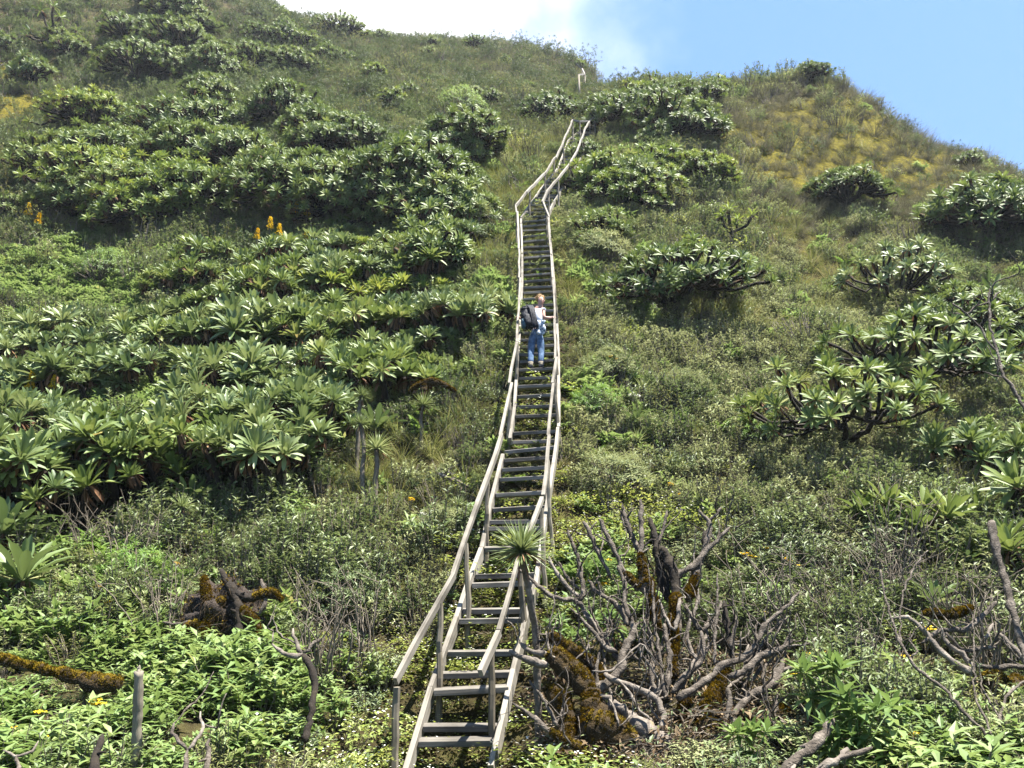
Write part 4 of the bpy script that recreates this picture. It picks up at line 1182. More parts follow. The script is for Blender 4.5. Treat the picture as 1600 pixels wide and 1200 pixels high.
def limb(root, off, pts, k, name='branch', mat='deadwood', moss=0.0, fork=0, wob=.005, step=.035):
    """pts: (x, y, distance, width in picture points)"""
    g = rs(7000 + k)
    P3 = np.array([U(x, y, d) for (x, y, d, w) in pts]) - off
    r3 = np.array([w / 2 * d / F for (x, y, d, w) in pts]) * (1.0 if moss >= .9 else .9)
    p, r = smoothline(P3, r3, step, wob, g)
    r = r * (1 + .10 * np.sin(np.arange(len(r)) * .9 + k)) * (1 + g.uniform(-.13, .13, len(r))); r[0] *= .6; r[-1] *= .55
    mb = MB(); tube(mb, p, r, 10, 0, .16, .5, g)
    # thin side twigs, then broken spurs
    for s in range(1 + 2 * fork if name == 'branch' and moss < .9 else 0):
        i = g.integers(len(p) // 3, len(p)); d = g.normal(0, 1, 3); d[2] = abs(d[2]) + .3; d /= np.linalg.norm(d); L = g.uniform(.10, .42)
        q, rq = smoothline([p[i], p[i] + d * L * .5 + g.normal(0, .03, 3), p[i] + d * L * .75 + g.normal(0, .05, 3) + [0, 0, .06], p[i] + d * L + [0, 0, .14]], [min(r[i] * .6, .011), .008, .006, .003], .035, .004, g)
        tube(mb, q, rq, 5, 0, .15, .5, g)
    for s in range(fork):
        i = g.integers(1, len(p)); d = g.normal(0, 1, 3); d[2] = abs(d[2]); d /= np.linalg.norm(d)
        L = g.uniform(.05, .16); tube(mb, [p[i], p[i] + d * L * .5, p[i] + d * L + g.normal(0, .01, 3)], [r[i] * .5, r[i] * .4, r[i] * .15], 5, 0, .1, .5, g)
    o = mb.build(name, [M[mat] if moss < .9 else M['mossbase']], root)
    if moss:
        mm = MB()
        k0 = int(len(p) * (1 - moss)) if moss < .9 else 0
        q, s_ = p[k0:], r[k0:] if moss >= .9 else r[k0:] * 1.15
        if len(q) > 2:
            ph = np.cumsum(g.uniform(.05, .55, len(q)))
            s2 = s_ * (.68 + .26 * np.abs(np.sin(ph)) ** 1.5) * g.uniform(.9, 1.1, len(q)); s2[0] *= .5; s2[-1] *= .4
            q = q + np.stack([.25 * s_ * np.sin(ph * .7), np.zeros(len(q)), .42 * s_], 1)
            tube(mm, q, s2, 10, 1, .22, .3, g)
            area = float(np.sum(np.linalg.norm(np.diff(q, axis=0), axis=1)) * 6.28 * s2.mean())
            moss_fuzz(mm, q, s2, int(min(14000, 400 + area * 24000)), g, .024)
            mm.build('moss', [M['moss'], M['mossbase']], o)
    return o


def dz(y, a=6.55):
    return a + (1200 - y) / 400 * 1.7


def L3(pts, a=6.55, da=0.0):
    return [(x, y, dz(y, a) + da, w) for (x, y, w) in pts]


root = empty('dead_tree', U(1000, 1200, 6.7)); off = np.array(root.location)
tag(root, 'large dead tree with rusty moss and many bare crooked branches right of the stair foot', 'dead tree')
limb(root, off, L3([(940, 1260, 46), (933, 1173, 42), (926, 1136, 40), (930, 1109, 36), (917, 1077, 32), (891, 1051, 30), (867, 1029, 27), (853, 1030, 16)]), 1, 'trunk', 'bark', 1, 0)
limb(root, off, L3([(1105, 1240, 44), (1108, 1165, 40), (1110, 1130, 34), (1115, 1097, 26), (1126, 1072, 22), (1133, 1046, 18)]), 2, 'trunk', 'bark', 1, 0)
limb(root, off, L3([(920, 1130, 40), (945, 1143, 44), (973, 1157, 42), (992, 1165, 34)], 6.45), 3, 'trunk', 'bark', 1, 0)
limb(root, off, L3([(936, 1086, 9), (971, 1112, 18), (1003, 1139, 32), (1040, 1175, 52), (1050, 1230, 60)], 6.5), 4, 'root', 'palewood', 0, 6, .02)
BR = [
    ([(917, 1077, 18), (949, 1069, 15), (971, 1040, 16), (973, 1019, 14), (987, 995, 12), (988, 978, 10), (976, 940, 7), (976, 905, 6)], 0, .0, 'deadwood', 2),
    ([(856, 1040, 16), (835, 1035, 13), (816, 1027, 11), (795, 1017, 9)], -.1, 0, 'palewood', 0),
    ([(867, 1027, 12), (848, 1022, 11), (835, 1018, 9), (822, 1014, 8), (813, 1004, 6)], 0, 0, 'palewood', 1),
    ([(835, 1018, 5), (842, 1003, 5), (850, 998, 4)], 0, 0, 'deadwood', 0),
    ([(853, 995, 10), (865, 998, 18), (880, 1011, 16), (907, 1026, 15), (933, 1045, 15), (940, 1070, 18)], .15, .95, 'bark', 0),
    ([(800, 1098, 4), (818, 1108, 7), (832, 1120, 9), (859, 1144, 11), (885, 1163, 14), (912, 1181, 18)], -.15, .45, 'deadwood', 1),
    ([(826, 1062, 4), (848, 1091, 6), (862, 1115, 8), (870, 1135, 9)], 0, 0, 'deadwood', 1),
    ([(855, 1075, 16), (872, 1092, 26), (882, 1120, 28), (888, 1150, 28), (895, 1200, 30)], .1, .95, 'bark', 0),
    ([(809, 888, 4), (832, 907, 6), (845, 920, 7), (872, 935, 8), (904, 941, 9), (925, 975, 8), (950, 1010, 9), (968, 1035, 11)], .25, 0, 'deadwood', 1),
    ([(904, 941, 8), (911, 925, 9), (908, 898, 9), (902, 870, 7), (892, 842, 6), (888, 828, 5)], .25, 0, 'deadwood', 2),
    ([(858, 870, 4), (866, 890, 7), (877, 905, 8), (893, 923, 8), (908, 934, 8)], .3, 0, 'palewood', 0),
    ([(873, 878, 3), (880, 892, 5), (891, 908, 6), (906, 922, 6)], .35, 0, 'deadwood', 0),
    ([(890, 950, 4), (912, 971, 6), (928, 987, 7), (944, 1008, 9), (965, 1020, 9)], .05, 0, 'deadwood', 1),
    ([(912, 962, 6), (925, 970, 7), (935, 985, 7), (941, 1004, 8)], .15, 0, 'palewood', 0),
    ([(918, 906, 5), (930, 922, 7), (945, 933, 8), (960, 941, 9), (972, 958, 9), (981, 978, 10)], .1, 0, 'deadwood', 1),
    ([(911, 815, 5), (918, 826, 7), (928, 848, 8), (936, 866, 8), (945, 882, 7), (955, 905, 5)], .3, 0, 'deadwood', 1),
    ([(937, 811, 6), (943, 826, 8), (952, 844, 8), (960, 860, 8), (968, 878, 8), (979, 900, 10), (1000, 922, 14)], .2, .3, 'deadwood', 1),
    ([(965, 884, 6), (974, 905, 7), (977, 930, 8), (974, 950, 8), (980, 975, 9)], .15, 0, 'deadwood', 0),
    ([(972, 789, 5), (976, 806, 8), (983, 826, 9), (990, 845, 9), (998, 862, 9)], .35, 0, 'deadwood', 2),
    ([(1001, 780, 6), (1001, 805, 8), (1002, 836, 8), (1001, 866, 9), (1002, 890, 12), (1008, 915, 22), (1020, 945, 18), (1030, 985, 14)], .2, .55, 'deadwood', 1),
    ([(1015, 808, 7), (1020, 826, 10), (1025, 850, 13), (1030, 880, 17), (1038, 915, 18), (1046, 940, 14)], .25, .0, 'bark', 2),
    ([(1042, 798, 4), (1038, 820, 5), (1032, 838, 6), (1027, 852, 6)], .3, 0, 'deadwood', 0),
    ([(1032, 855, 16), (1044, 875, 20), (1054, 900, 20), (1055, 935, 16), (1049, 968, 14), (1054, 1000, 14), (1052, 1060, 16)], .15, .6, 'bark', 0),
    ([(1052, 900, 12), (1068, 893, 11), (1082, 886, 11), (1093, 874, 11), (1106, 858, 9), (1120, 846, 7), (1131, 834, 6), (1140, 824, 5)], .15, .0, 'deadwood', 1),
    ([(1092, 797, 5), (1098, 806, 6), (1108, 813, 8), (1108, 830, 9), (1104, 845, 10), (1100, 862, 11), (1090, 885, 13), (1084, 910, 14), (1075, 940, 13)], .2, .3, 'deadwood', 1),
    ([(1108, 813, 6), (1118, 806, 5), (1127, 793, 4)], .2, 0, 'deadwood', 0),
    ([(1106, 858, 8), (1099, 846, 9), (1101, 830, 6)], .22, 0, 'bark', 0),
    ([(1029, 937, 4), (1036, 955, 5), (1043, 972, 6), (1052, 984, 7), (1060, 960, 8), (1062, 935, 6)], .05, 0, 'palewood', 0),
    ([(1071, 943, 5), (1078, 958, 6), (1086, 972, 7), (1096, 984, 8), (1112, 974, 7), (1121, 960, 6), (1127, 938, 4)], .1, 0, 'deadwood', 1),
    ([(1058, 1092, 14), (1075, 1082, 13), (1090, 1073, 12), (1110, 1058, 12), (1129, 1039, 12), (1157, 1030, 11), (1175, 1014, 10), (1186, 997, 9), (1195, 978, 9), (1210, 962, 7), (1230, 947, 6), (1249, 924, 4)], -.05, 0, 'deadwood', 2),
    ([(1138, 1058, 12), (1155, 1052, 12), (1170, 1044, 13), (1189, 1026, 13), (1213, 1017, 11), (1228, 1010, 8), (1236, 1000, 6)], -.05, 0, 'deadwood', 2),
    ([(1138, 1075, 10), (1140, 1100, 9), (1134, 1130, 9), (1130, 1155, 10), (1134, 1215, 11)], -.25, 0, 'deadwood', 0),
    ([(1140, 1139, 10), (1150, 1113, 13), (1163, 1098, 13), (1178, 1085, 13), (1199, 1075, 14), (1214, 1062, 16), (1221, 1044, 12), (1223, 1030, 7)], -.1, .0, 'deadwood', 2),
    ([(1219, 1050, 8), (1236, 1046, 6), (1252, 1044, 5), (1270, 1046, 4)], -.1, 0, 'palewood', 0),
    ([(1130, 1165, 22), (1155, 1150, 28), (1180, 1139, 30), (1215, 1123, 24), (1240, 1106, 14), (1256, 1092, 8)], .05, .95, 'bark', 0),
    ([(1208, 1190, 8), (1207, 1160, 7), (1208, 1130, 6), (1212, 1105, 6), (1213, 1080, 4)], -.2, 0, 'deadwood', 1),
    ([(1190, 1215, 10), (1203, 1190, 10), (1214, 1172, 10), (1228, 1153, 8)], -.3, 0, 'deadwood', 1),
    ([(1095, 986, 7), (1098, 1005, 9), (1097, 1028, 9), (1083, 1043, 9), (1070, 1060, 9), (1056, 1080, 11)], 0, 0, 'deadwood', 1),
    ([(1131, 938, 6), (1133, 958, 10), (1137, 980, 12), (1140, 1005, 10), (1143, 1028, 8)], .05, 0, 'bark', 1),
    ([(1145, 952, 4), (1151, 970, 6), (1146, 990, 7), (1143, 1015, 7)], 0, 0, 'deadwood', 0),
    ([(944, 1052, 8), (955, 1060, 10), (971, 1067, 11), (1003, 1080, 12), (1025, 1091, 12), (1034, 1115, 12), (1033, 1145, 12)], -.1, 0, 'palewood', 1),
    ([(1010, 1030, 6), (1018, 1050, 8), (1020, 1070, 9), (1028, 1092, 9)], -.05, 0, 'deadwood', 1),
    ([(1038, 975, 6), (1042, 1000, 9), (1046, 1029, 10), (1044, 1060, 10), (1037, 1093, 11)], 0, 0, 'deadwood', 1),
    ([(1050, 1083, 10), (1058, 1070, 10), (1068, 1060, 10), (1080, 1045, 9), (1085, 1030, 7)], -.05, 0, 'deadwood', 0),
    ([(925, 1048, 3), (940, 1050, 4), (958, 1045, 4), (975, 1030, 3), (1000, 1007, 3), (1015, 1022, 3), (1030, 1040, 3)], -.2, 0, 'palewood', 0),
    ([(966, 1063, 3), (985, 1085, 5), (1000, 1110, 5), (1016, 1125, 4)], -.2, 0, 'palewood', 0),
    ([(952, 1092, 4), (960, 1108, 4), (966, 1135, 4)], -.25, 0, 'palewood', 0),
    ([(1060, 1150, 12), (1066, 1120, 16), (1068, 1090, 16)], .1, .95, 'bark', 0),
]
for k, (pts, da, moss, mat, fk) in enumerate(BR):
    limb(root, off, L3(pts, 6.55, da), 10 + k, 'branch', mat, moss, fk)
gg = rs(515)
for k in range(26):
    bx = gg.uniform(900, 1190); by = gg.uniform(1030, 1130); h_ = gg.uniform(60, 190) * (1 - .4 * abs(bx - 1040) / 160); lean = (bx - 1040) / 160 * 40 + gg.normal(0, 22)
    da = gg.uniform(-.1, .35); w_ = gg.uniform(4, 8)
    pts = [(bx, by, w_), (bx + lean * .25 + gg.normal(0, 6), by - h_ * .3, w_ * .9), (bx + lean * .6 + gg.normal(0, 9), by - h_ * .65, w_ * .75), (bx + lean + gg.normal(0, 7), by - h_, w_ * .5)]
    limb(root, off, L3(pts, 6.6, da), 400 + k, 'branch', 'deadwood' if k % 4 else 'palewood', 0, 1)
# root ball of the dead tree
rb = MB(); g = rs(60)
for k in range(60):
    a = U(g.uniform(985, 1085), g.uniform(1165, 1225), 6.45 + g.uniform(-.1, .2)) - off
    b_ = a + g.normal(0, .10, 3) + [0, 0, -.08]; c_ = b_ + g.normal(0, .07, 3) + [0, 0, -.08]
    p, r = smoothline([a, b_, c_], [.016, .012, .003], .04, .003, g); tube(rb, p, r * g.uniform(.4, 1.2), 4, 0, .1, .5, g)
p, r = smoothline([U(1000, 1190, 6.7) - off, U(1040, 1190, 6.6) - off, U(1075, 1225, 6.6) - off], [.1, .17, .2], .05, .03, g); tube(rb, p, r, 12, 0, .25, .5, g)
rb.build('root_ball', [M['rootball']], root)


def snag(name, label, limbs, a, cat='dead wood', group=None):
    x, y, w = limbs[0][0][0]
    root = empty(name, U(x, y, dz(y, a))); off = np.array(root.location)
    tag(root, label, cat, group)
    for i, (pts, moss, mat, fk, nm) in enumerate(limbs):
        limb(root, off, L3(pts, a), 200 + int(x) + i, nm, mat, moss, fk)
    return root


snag('dead_sapling', 'small crooked dead sapling with three stubby arms left of the stair foot', [
    ([(478, 1160, 14), (481, 1140, 12), (489, 1095, 11), (490, 1060, 12), (484, 1040, 12), (473, 1022, 12)], 0, 'bark', 0, 'trunk'),
    ([(473, 1022, 9), (455, 1024, 8), (442, 1020, 7), (425, 1006, 5)], 0, 'palewood', 0, 'branch'),
    ([(472, 1020, 8), (463, 1006, 7), (459, 992, 6), (458, 982, 5)], 0, 'palewood', 0, 'branch'),
    ([(474, 1020, 8), (486, 1010, 7), (497, 1001, 6), (502, 997, 4)], 0, 'deadwood', 0, 'branch')], 6.3, 'dead sapling')
snag('forked_stump', 'thin forked dead stem among the broad herbs left of the stair foot', [
    ([(288, 1235, 9), (290, 1200, 8), (293, 1172, 8)], 0, 'deadwood', 0, 'trunk'),
    ([(293, 1172, 6), (279, 1160, 6), (271, 1145, 6), (272, 1130, 5)], 0, 'deadwood', 0, 'branch'),
    ([(293, 1172, 6), (307, 1155, 6), (315, 1138, 6), (313, 1112, 5)], 0, 'palewood', 0, 'branch')], 5.0, 'dead stem')
snag('dead_stick', 'short straight grey dead stem right of the forked one', [([(318, 1240, 11), (323, 1195, 10), (327, 1155, 7)], 0, 'deadwood', 1, 'stem')], 4.95, 'dead stem')
snag('broken_stump', 'short dark broken stump with a pale top left of the wooden post', [([(142, 1240, 15), (148, 1190, 15), (157, 1158, 13), (160, 1148, 9)], 0, 'bark', 1, 'stem')], 4.9, 'stump')
snag('dead_stick', 'crooked pale stick in the herbs at the bottom left corner', [([(5, 1172, 4), (22, 1182, 5), (32, 1182, 5), (50, 1174, 4), (60, 1158, 3)], 0, 'palewood', 0, 'stem'), ([(27, 1225, 7), (27, 1200, 6), (26, 1180, 6)], 0, 'deadwood', 0, 'stem')], 4.8, 'dead stem')
snag('fallen_log', 'long mossy fallen log lying at the left edge', [
    ([(-30, 1028, 15), (0, 1032, 15), (30, 1040, 12), (60, 1046, 12), (90, 1053, 13), (115, 1060, 17), (140, 1068, 24), (165, 1072, 30), (190, 1068, 22)], .95, 'bark', 0, 'trunk'),
    ([(28, 1040, 14), (45, 1043, 15), (60, 1046, 14)], 0, 'deadwood', 0, 'bare_patch')], 6.4, 'log')
ms = snag('mossy_stump', 'rotten mossy stump with roots around a black hollow, left middle', [
    ([(322, 1010, 17), (318, 985, 16), (330, 955, 17), (322, 925, 15), (320, 900, 11)], .95, 'bark', 0, 'root'),
    ([(318, 985, 12), (300, 978, 15), (285, 990, 11), (270, 1005, 7)], .95, 'bark', 0, 'root'),
    ([(345, 890, 10), (352, 905, 13), (365, 925, 17), (372, 950, 17), (374, 985, 15), (378, 1020, 12)], 0, 'bark', 1, 'root'),
    ([(372, 950, 15), (395, 975, 16), (400, 995, 13), (392, 1030, 8)], .95, 'bark', 0, 'root'),
    ([(365, 925, 15), (390, 935, 13), (412, 930, 13), (430, 930, 12), (440, 940, 7)], .6, 'bark', 1, 'root'),
    ([(408, 905, 6), (412, 918, 7), (415, 938, 8), (405, 960, 7)], 0, 'deadwood', 1, 'root'),
    ([(330, 950, 13), (345, 945, 16), (352, 940, 16)], .95, 'bark', 0, 'root'),
    ([(375, 990, 6), (385, 985, 5), (392, 978, 3)], 0, 'palewood', 0, 'root'),
    ([(255, 972, 4), (275, 975, 5), (298, 970, 5)], 0, 'deadwood', 0, 'root'),
    ([(388, 1050, 5), (394, 1040, 5), (400, 1022, 4)], 0, 'palewood', 0, 'root'),
    ([(345, 1045, 13), (352, 1020, 15), (360, 1000, 13)], 0, 'bark', 0, 'root')], 7.45, 'stump')
off = np.array(ms.location); c0 = U(350, 965, 8.75) - off; g = rs(71); mb = MB(); mf = MB(); V_ = []
nu, nv = 44, 26
for i in range(nv + 1):
    ph = i / nv * math.pi
    for j in range(nu):
        th = j / nu * 6.283; d = np.array([math.sin(ph) * math.cos(th), math.sin(ph) * math.sin(th), math.cos(ph)])
        w = 1 + .16 * math.sin(4 * th + 2 * ph) + .12 * math.sin(7 * th - 5 * ph) + .09 * math.sin(11 * ph + 3 * th) + g.uniform(-.06, .06)
        q = math.hypot(d[0] * 1.0 + .05, d[2] + .25)
        if d[1] < 0: w *= 1 - .75 * math.exp(-(q / .42) ** 4)
        V_.append(c0 + [0, 0, -.08] + d * w * np.array([.42, .34, .38]))
mb.add(V_, [(i * nu + j, (i + 1) * nu + j, (i + 1) * nu + (j + 1) % nu, i * nu + (j + 1) % nu) for i in range(nv) for j in range(nu)])
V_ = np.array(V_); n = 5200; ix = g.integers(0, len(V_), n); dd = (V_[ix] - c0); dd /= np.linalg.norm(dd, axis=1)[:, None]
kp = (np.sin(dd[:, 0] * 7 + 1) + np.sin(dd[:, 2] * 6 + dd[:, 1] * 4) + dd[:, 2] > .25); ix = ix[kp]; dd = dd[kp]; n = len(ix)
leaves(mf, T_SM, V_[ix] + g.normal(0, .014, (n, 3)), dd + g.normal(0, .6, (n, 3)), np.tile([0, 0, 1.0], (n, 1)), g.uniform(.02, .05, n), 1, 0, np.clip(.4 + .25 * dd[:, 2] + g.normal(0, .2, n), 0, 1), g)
n = 2200; a_ = g.integers(0, len(V_), n)
leaves(mf, T_BLADE, V_[a_], g.normal(0, .6, (n, 3)) + [0, -.3, -.3], np.tile([0, 0, 1.0], (n, 1)), g.uniform(.08, .22, n), .7, 1, None, g)
mo_ = mb.build('root_mass', [M['rootball']], ms); mf.build('moss', [M['moss'], M['litter']], mo_)
snag('leaning_trunk', 'bare leaning grey trunk at the right edge', [
    ([(1549, 815, 15), (1551, 830, 16), (1556, 855, 13), (1562, 880, 12), (1570, 905, 12), (1578, 937, 12), (1586, 972, 12), (1596, 1005, 12), (1612, 1050, 12), (1640, 1120, 12)], 0, 'deadwood', 1, 'trunk')], 5.9, 'dead trunk')
snag('bare_branch', 'long thin curved bare branch crossing the lower right corner', [
    ([(1376, 890, 3), (1384, 940, 4), (1395, 975, 4), (1408, 1007, 5), (1425, 1035, 5), (1443, 1053, 6), (1462, 1068, 6), (1481, 1084, 6), (1500, 1108, 6), (1520, 1126, 6), (1540, 1148, 6), (1555, 1165, 6), (1578, 1205, 7)], 0, 'deadwood', 0, 'branch'),
    ([(1408, 1007, 3), (1406, 975, 3), (1410, 930, 3), (1432, 880, 3), (1450, 860, 3)], 0, 'deadwood', 0, 'twig'),
    ([(1555, 1165, 4), (1537, 1120, 4), (1522, 1080, 3), (1522, 1040, 3), (1520, 960, 2)], 0, 'deadwood', 0, 'twig')], 5.2, 'branch')
snag('bare_branch', 'thin forked bare stem rising at the right edge by the curved branch', [
    ([(1560, 1175, 5), (1562, 1140, 5), (1564, 1115, 5), (1575, 1085, 5), (1590, 1072, 4), (1605, 1062, 4)], 0, 'deadwood', 0, 'branch')], 5.3, 'branch')
snag('fallen_branch', 'bleached fallen branches piled at the right side below the pale rosette', [
    ([(1395, 966, 5), (1418, 964, 7), (1435, 978, 8), (1450, 992, 9), (1464, 1010, 10), (1478, 1025, 11), (1500, 1042, 12), (1520, 1053, 14)], 0, 'palewood', 1, 'branch'),
    ([(1470, 983, 6), (1478, 1002, 8), (1490, 1014, 9), (1504, 1022, 9), (1513, 1034, 9), (1522, 1053, 10)], 0, 'palewood', 0, 'branch'),
    ([(1478, 988, 4), (1492, 1005, 5), (1509, 1017, 6), (1530, 1014, 6), (1555, 1011, 8)], 0, 'deadwood', 1, 'branch'),
    ([(1552, 975, 5), (1543, 992, 6), (1534, 1004, 5)], 0, 'palewood', 0, 'branch'),
    ([(1520, 1039, 8), (1550, 1043, 9), (1580, 1041, 9), (1615, 1044, 9)], 0, 'deadwood', 0, 'branch'),
    ([(1440, 1005, 6), (1470, 985, 8), (1505, 985, 9), (1530, 968, 9), (1556, 940, 6)], .0, 'deadwood', 1, 'branch'),
    ([(1562, 990, 8), (1580, 1010, 9), (1592, 1020, 9), (1606, 1040, 9)], 0, 'palewood', 0, 'branch'),
    ([(1445, 960, 8), (1470, 962, 12), (1495, 960, 12), (1520, 950, 8)], .95, 'bark', 0, 'branch')], 6.3, 'fallen branch')
snag('fallen_log', 'thick mossy log end at the lower right edge', [([(1535, 1062, 22), (1555, 1072, 36), (1580, 1086, 42), (1625, 1100, 44)], .95, 'bark', 0, 'trunk')], 6.3, 'log')
snag('fallen_log', 'grey curved log below the dead tree at the bottom edge', [([(1205, 1215, 14), (1230, 1195, 15), (1255, 1178, 16), (1275, 1160, 18), (1290, 1142, 18), (1301, 1122, 11)], 0, 'deadwood', 1, 'trunk'), ([(1240, 1212, 12), (1237, 1190, 10), (1250, 1175, 10)], 0, 'palewood', 0, 'trunk')], 5.2, 'log')
snag('fallen_log', 'forked pale log at the bottom edge right of the grey curved log', [([(1262, 1212, 12), (1290, 1196, 13), (1310, 1185, 12), (1325, 1170, 10)], 0, 'palewood', 1, 'trunk'), ([(1312, 1186, 9), (1335, 1176, 9), (1362, 1168, 9)], 0, 'deadwood', 0, 'trunk')], 5.0, 'log')
snag('mossy_root', 'rusty mossy root arching over the slope left of the lower rail', [
    ([(640, 612, 6), (655, 602, 8), (668, 597, 10), (690, 600, 9), (712, 612, 6)], .95, 'bark', 0, 'root'),
    ([(655, 640, 12), (660, 620, 12), (664, 600, 12)], .95, 'bark', 0, 'root')], 12.0, 'root')
snag('fallen_branch', 'short grey fallen wood left of the lower rail', [([(686, 740, 6), (702, 748, 6), (716, 753, 6), (735, 762, 6)], 0, 'palewood', 0, 'branch'), ([(712, 752, 6), (718, 762, 6), (722, 772, 5)], 0, 'palewood', 0, 'branch')], 10.2, 'fallen branch')
sap = snag('leafy_sapling', 'thin bare sapling with a few large leaves at the right edge', [
    ([(1660, 760, 7), (1625, 690, 6), (1600, 638, 6), (1580, 604, 6), (1568, 588, 5), (1562, 566, 5), (1558, 548, 5), (1548, 510, 4), (1545, 472, 4), (1548, 448, 3)], 0, 'deadwood', 0, 'trunk'),
    ([(1558, 548, 4), (1544, 536, 3), (1532, 512, 3), (1506, 488, 3), (1488, 474, 4)], 0, 'deadwood', 0, 'branch'),
    ([(1545, 472, 3), (1524, 480, 3), (1508, 492, 2)], 0, 'deadwood', 0, 'branch'),
    ([(1545, 474, 3), (1556, 462, 3), (1564, 455, 2)], 0, 'deadwood', 0, 'branch'),
    ([(1566, 590, 4), (1545, 585, 3), (1535, 580, 2)], 0, 'deadwood', 0, 'branch')], 5.0, 'sapling')
so = np.array(sap.location); g = rs(88)
org = np.array([U(x, y, dz(y, 5.0)) for (x, y) in [(1549, 450), (1550, 455), (1545, 440), (1570, 575), (1575, 570), (1572, 566), (1507, 492), (1564, 456)]]) - so
dr = np.array([(.6, -.1, .8), (-.4, .1, .9), (.1, -.3, 1), (.9, .1, .3), (.8, -.3, -.2), (.6, .2, .6), (-.6, 0, .5), (.5, 0, .7)])
LS = np.array([.20, .16, .12, .16, .14, .15, .1, .08])
for i in range(8):
    lf = MB(); leaves(lf, T_GS, org[i:i + 1], dr[i:i + 1], g.normal(0, 1, (1, 3)), LS[i:i + 1], 1, 0, None, g); lf.build('leaf', [M['groundsel']], sap)
# wooden post standing in the herbs
mb = MB(); g = rs(3)
a = U(208, 1290, 5.45); b = U(217, 1049, 5.55); root = empty('wooden_post', a); tag(root, 'slim grey weathered post standing in the herbs at the lower left', 'post')
p, r = smoothline([a - a, (b - a) * .5 + [0.004, 0, 0], b - a], [.036, .034, .031], .03, .002, g); r = r * (1 + .06 * np.sin(np.arange(len(r)) * .8)); tube(mb, p, r, 12, 0, .10, .5, g)
for k in range(4): tube(mb, [b - a + g.normal(0, .012, 3) - [0, 0, .03], b - a + g.normal(0, .014, 3) + [0, 0, g.uniform(.005, .03)]], [.013, .006], 5, 0, .2, .5, g)
mb.build('shaft', [M['post']], root)
# broad-leaved herbs growing through the dead tree
BH = {}
for i in range(2):
    g = rs(620 + i); root = empty('broad_leaved_herb', (0, 0, 0)); st = MB(); fo = MB()
    for k in range(6):
        top = np.array([g.normal(0, .10), g.normal(0, .08), g.uniform(.35, .6)])
        tube(st, [(0, 0, -.25), top * [.4, .4, .55], top], [.008, .006, .004], 5)
        rosette(fo, top, top * [.5, .5, 1] + [0, -.1, 0], 12, .17, 15, 105, T_HERB, 0, 0, 1, g, .006, .95)
        rosette(fo, top * .65, top * [.5, .5, 1], 6, .18, 60, 115, T_HERB, 0, 0, 1, g, .006, .95)
    st.build('stems', [M['herb']], root); fo.build('foliage', [M['herb']], root); BH['bh%d' % i] = root
for i, (x, y, s, lab) in enumerate([(1030, 950, 1.1, 'deep green broad herb in the middle of the dead tree'), (950, 880, .9, 'leafy herb behind the upright dead branches'), (925, 900, .9, 'leafy herb near the lobelia in front of the stairs'), (960, 975, .9, 'leafy herb under the crossing dead branches'),
                                    (1285, 1065, 1.15, 'tall pale broad-leaved herb right of the dead tree'), (1345, 1110, 1.1, 'broad-leaved herb beside the yellow flower at lower right'), (1165, 1160, .8, 'soft-leaved herb at the foot of the mossy log at the bottom'), (1310, 1150, .8, 'soft-leaved herb above the grey curved log'),
                                    (900, 1000, .7, 'small herb by the mossy limb near the stairs'), (870, 975, .7, 'small herb just right of the lowest stringer')]):
    place('bh%d' % (i % 2), x, y, s, lab, 'broad-leaved herbs by the dead tree', 'herb', BH, .5)
# bare twiggy thicket stems in the lower scrub
tw = []
for i in range(3):
    g = rs(650 + i); root = empty('bare_twigs', (0, 0, 0)); mb = MB()
    for k in range(16):
        a0 = g.normal(0, .08, 3) * [1, 1, 0]; d = g.normal(0, .35, 3); d[2] = 1
        p, r = smoothline([a0 - [0, 0, .2], a0 + d * .3 + g.normal(0, .04, 3), a0 + d * .62 + g.normal(0, .08, 3)], [.009, .006, .002], .08, .008, g); tube(mb, p, r, 4, 0, 0, .5, g)
        for q in range(4):
            j = g.integers(2, len(p)); e = g.normal(0, 1, 3); e[2] = abs(e[2]); tube(mb, [p[j], p[j] + e * .06, p[j] + e * .13 + g.normal(0, .02, 3)], [.004, .003, .0015], 3, 0, 0, .5, g)
    mb.build('twig', [M['twig']], root); tw.append(root)
TW = {'t%d' % i: t for i, t in enumerate(tw)}
g = rs(5)
for i, (x, y) in enumerate([(560, 960), (500, 960), (1300, 900), (1400, 900), (1440, 900), (1370, 870), (1500, 930), (1380, 990), (1290, 800), (1400, 820),
                            (200, 830), (120, 820), (250, 930), (1210, 900), (1560, 950)]):
    zone = 'left of the lowest flight' if 450 < x < 700 else 'in the scrub at lower right' if x > 900 else 'before the dark hollow at left'
    place('t%d' % (i % 3), x, y, g.uniform(.9, 1.4), 'tangle of bare grey twigs ' + zone, 'bare twigs ' + zone, 'twigs', TW, .6)
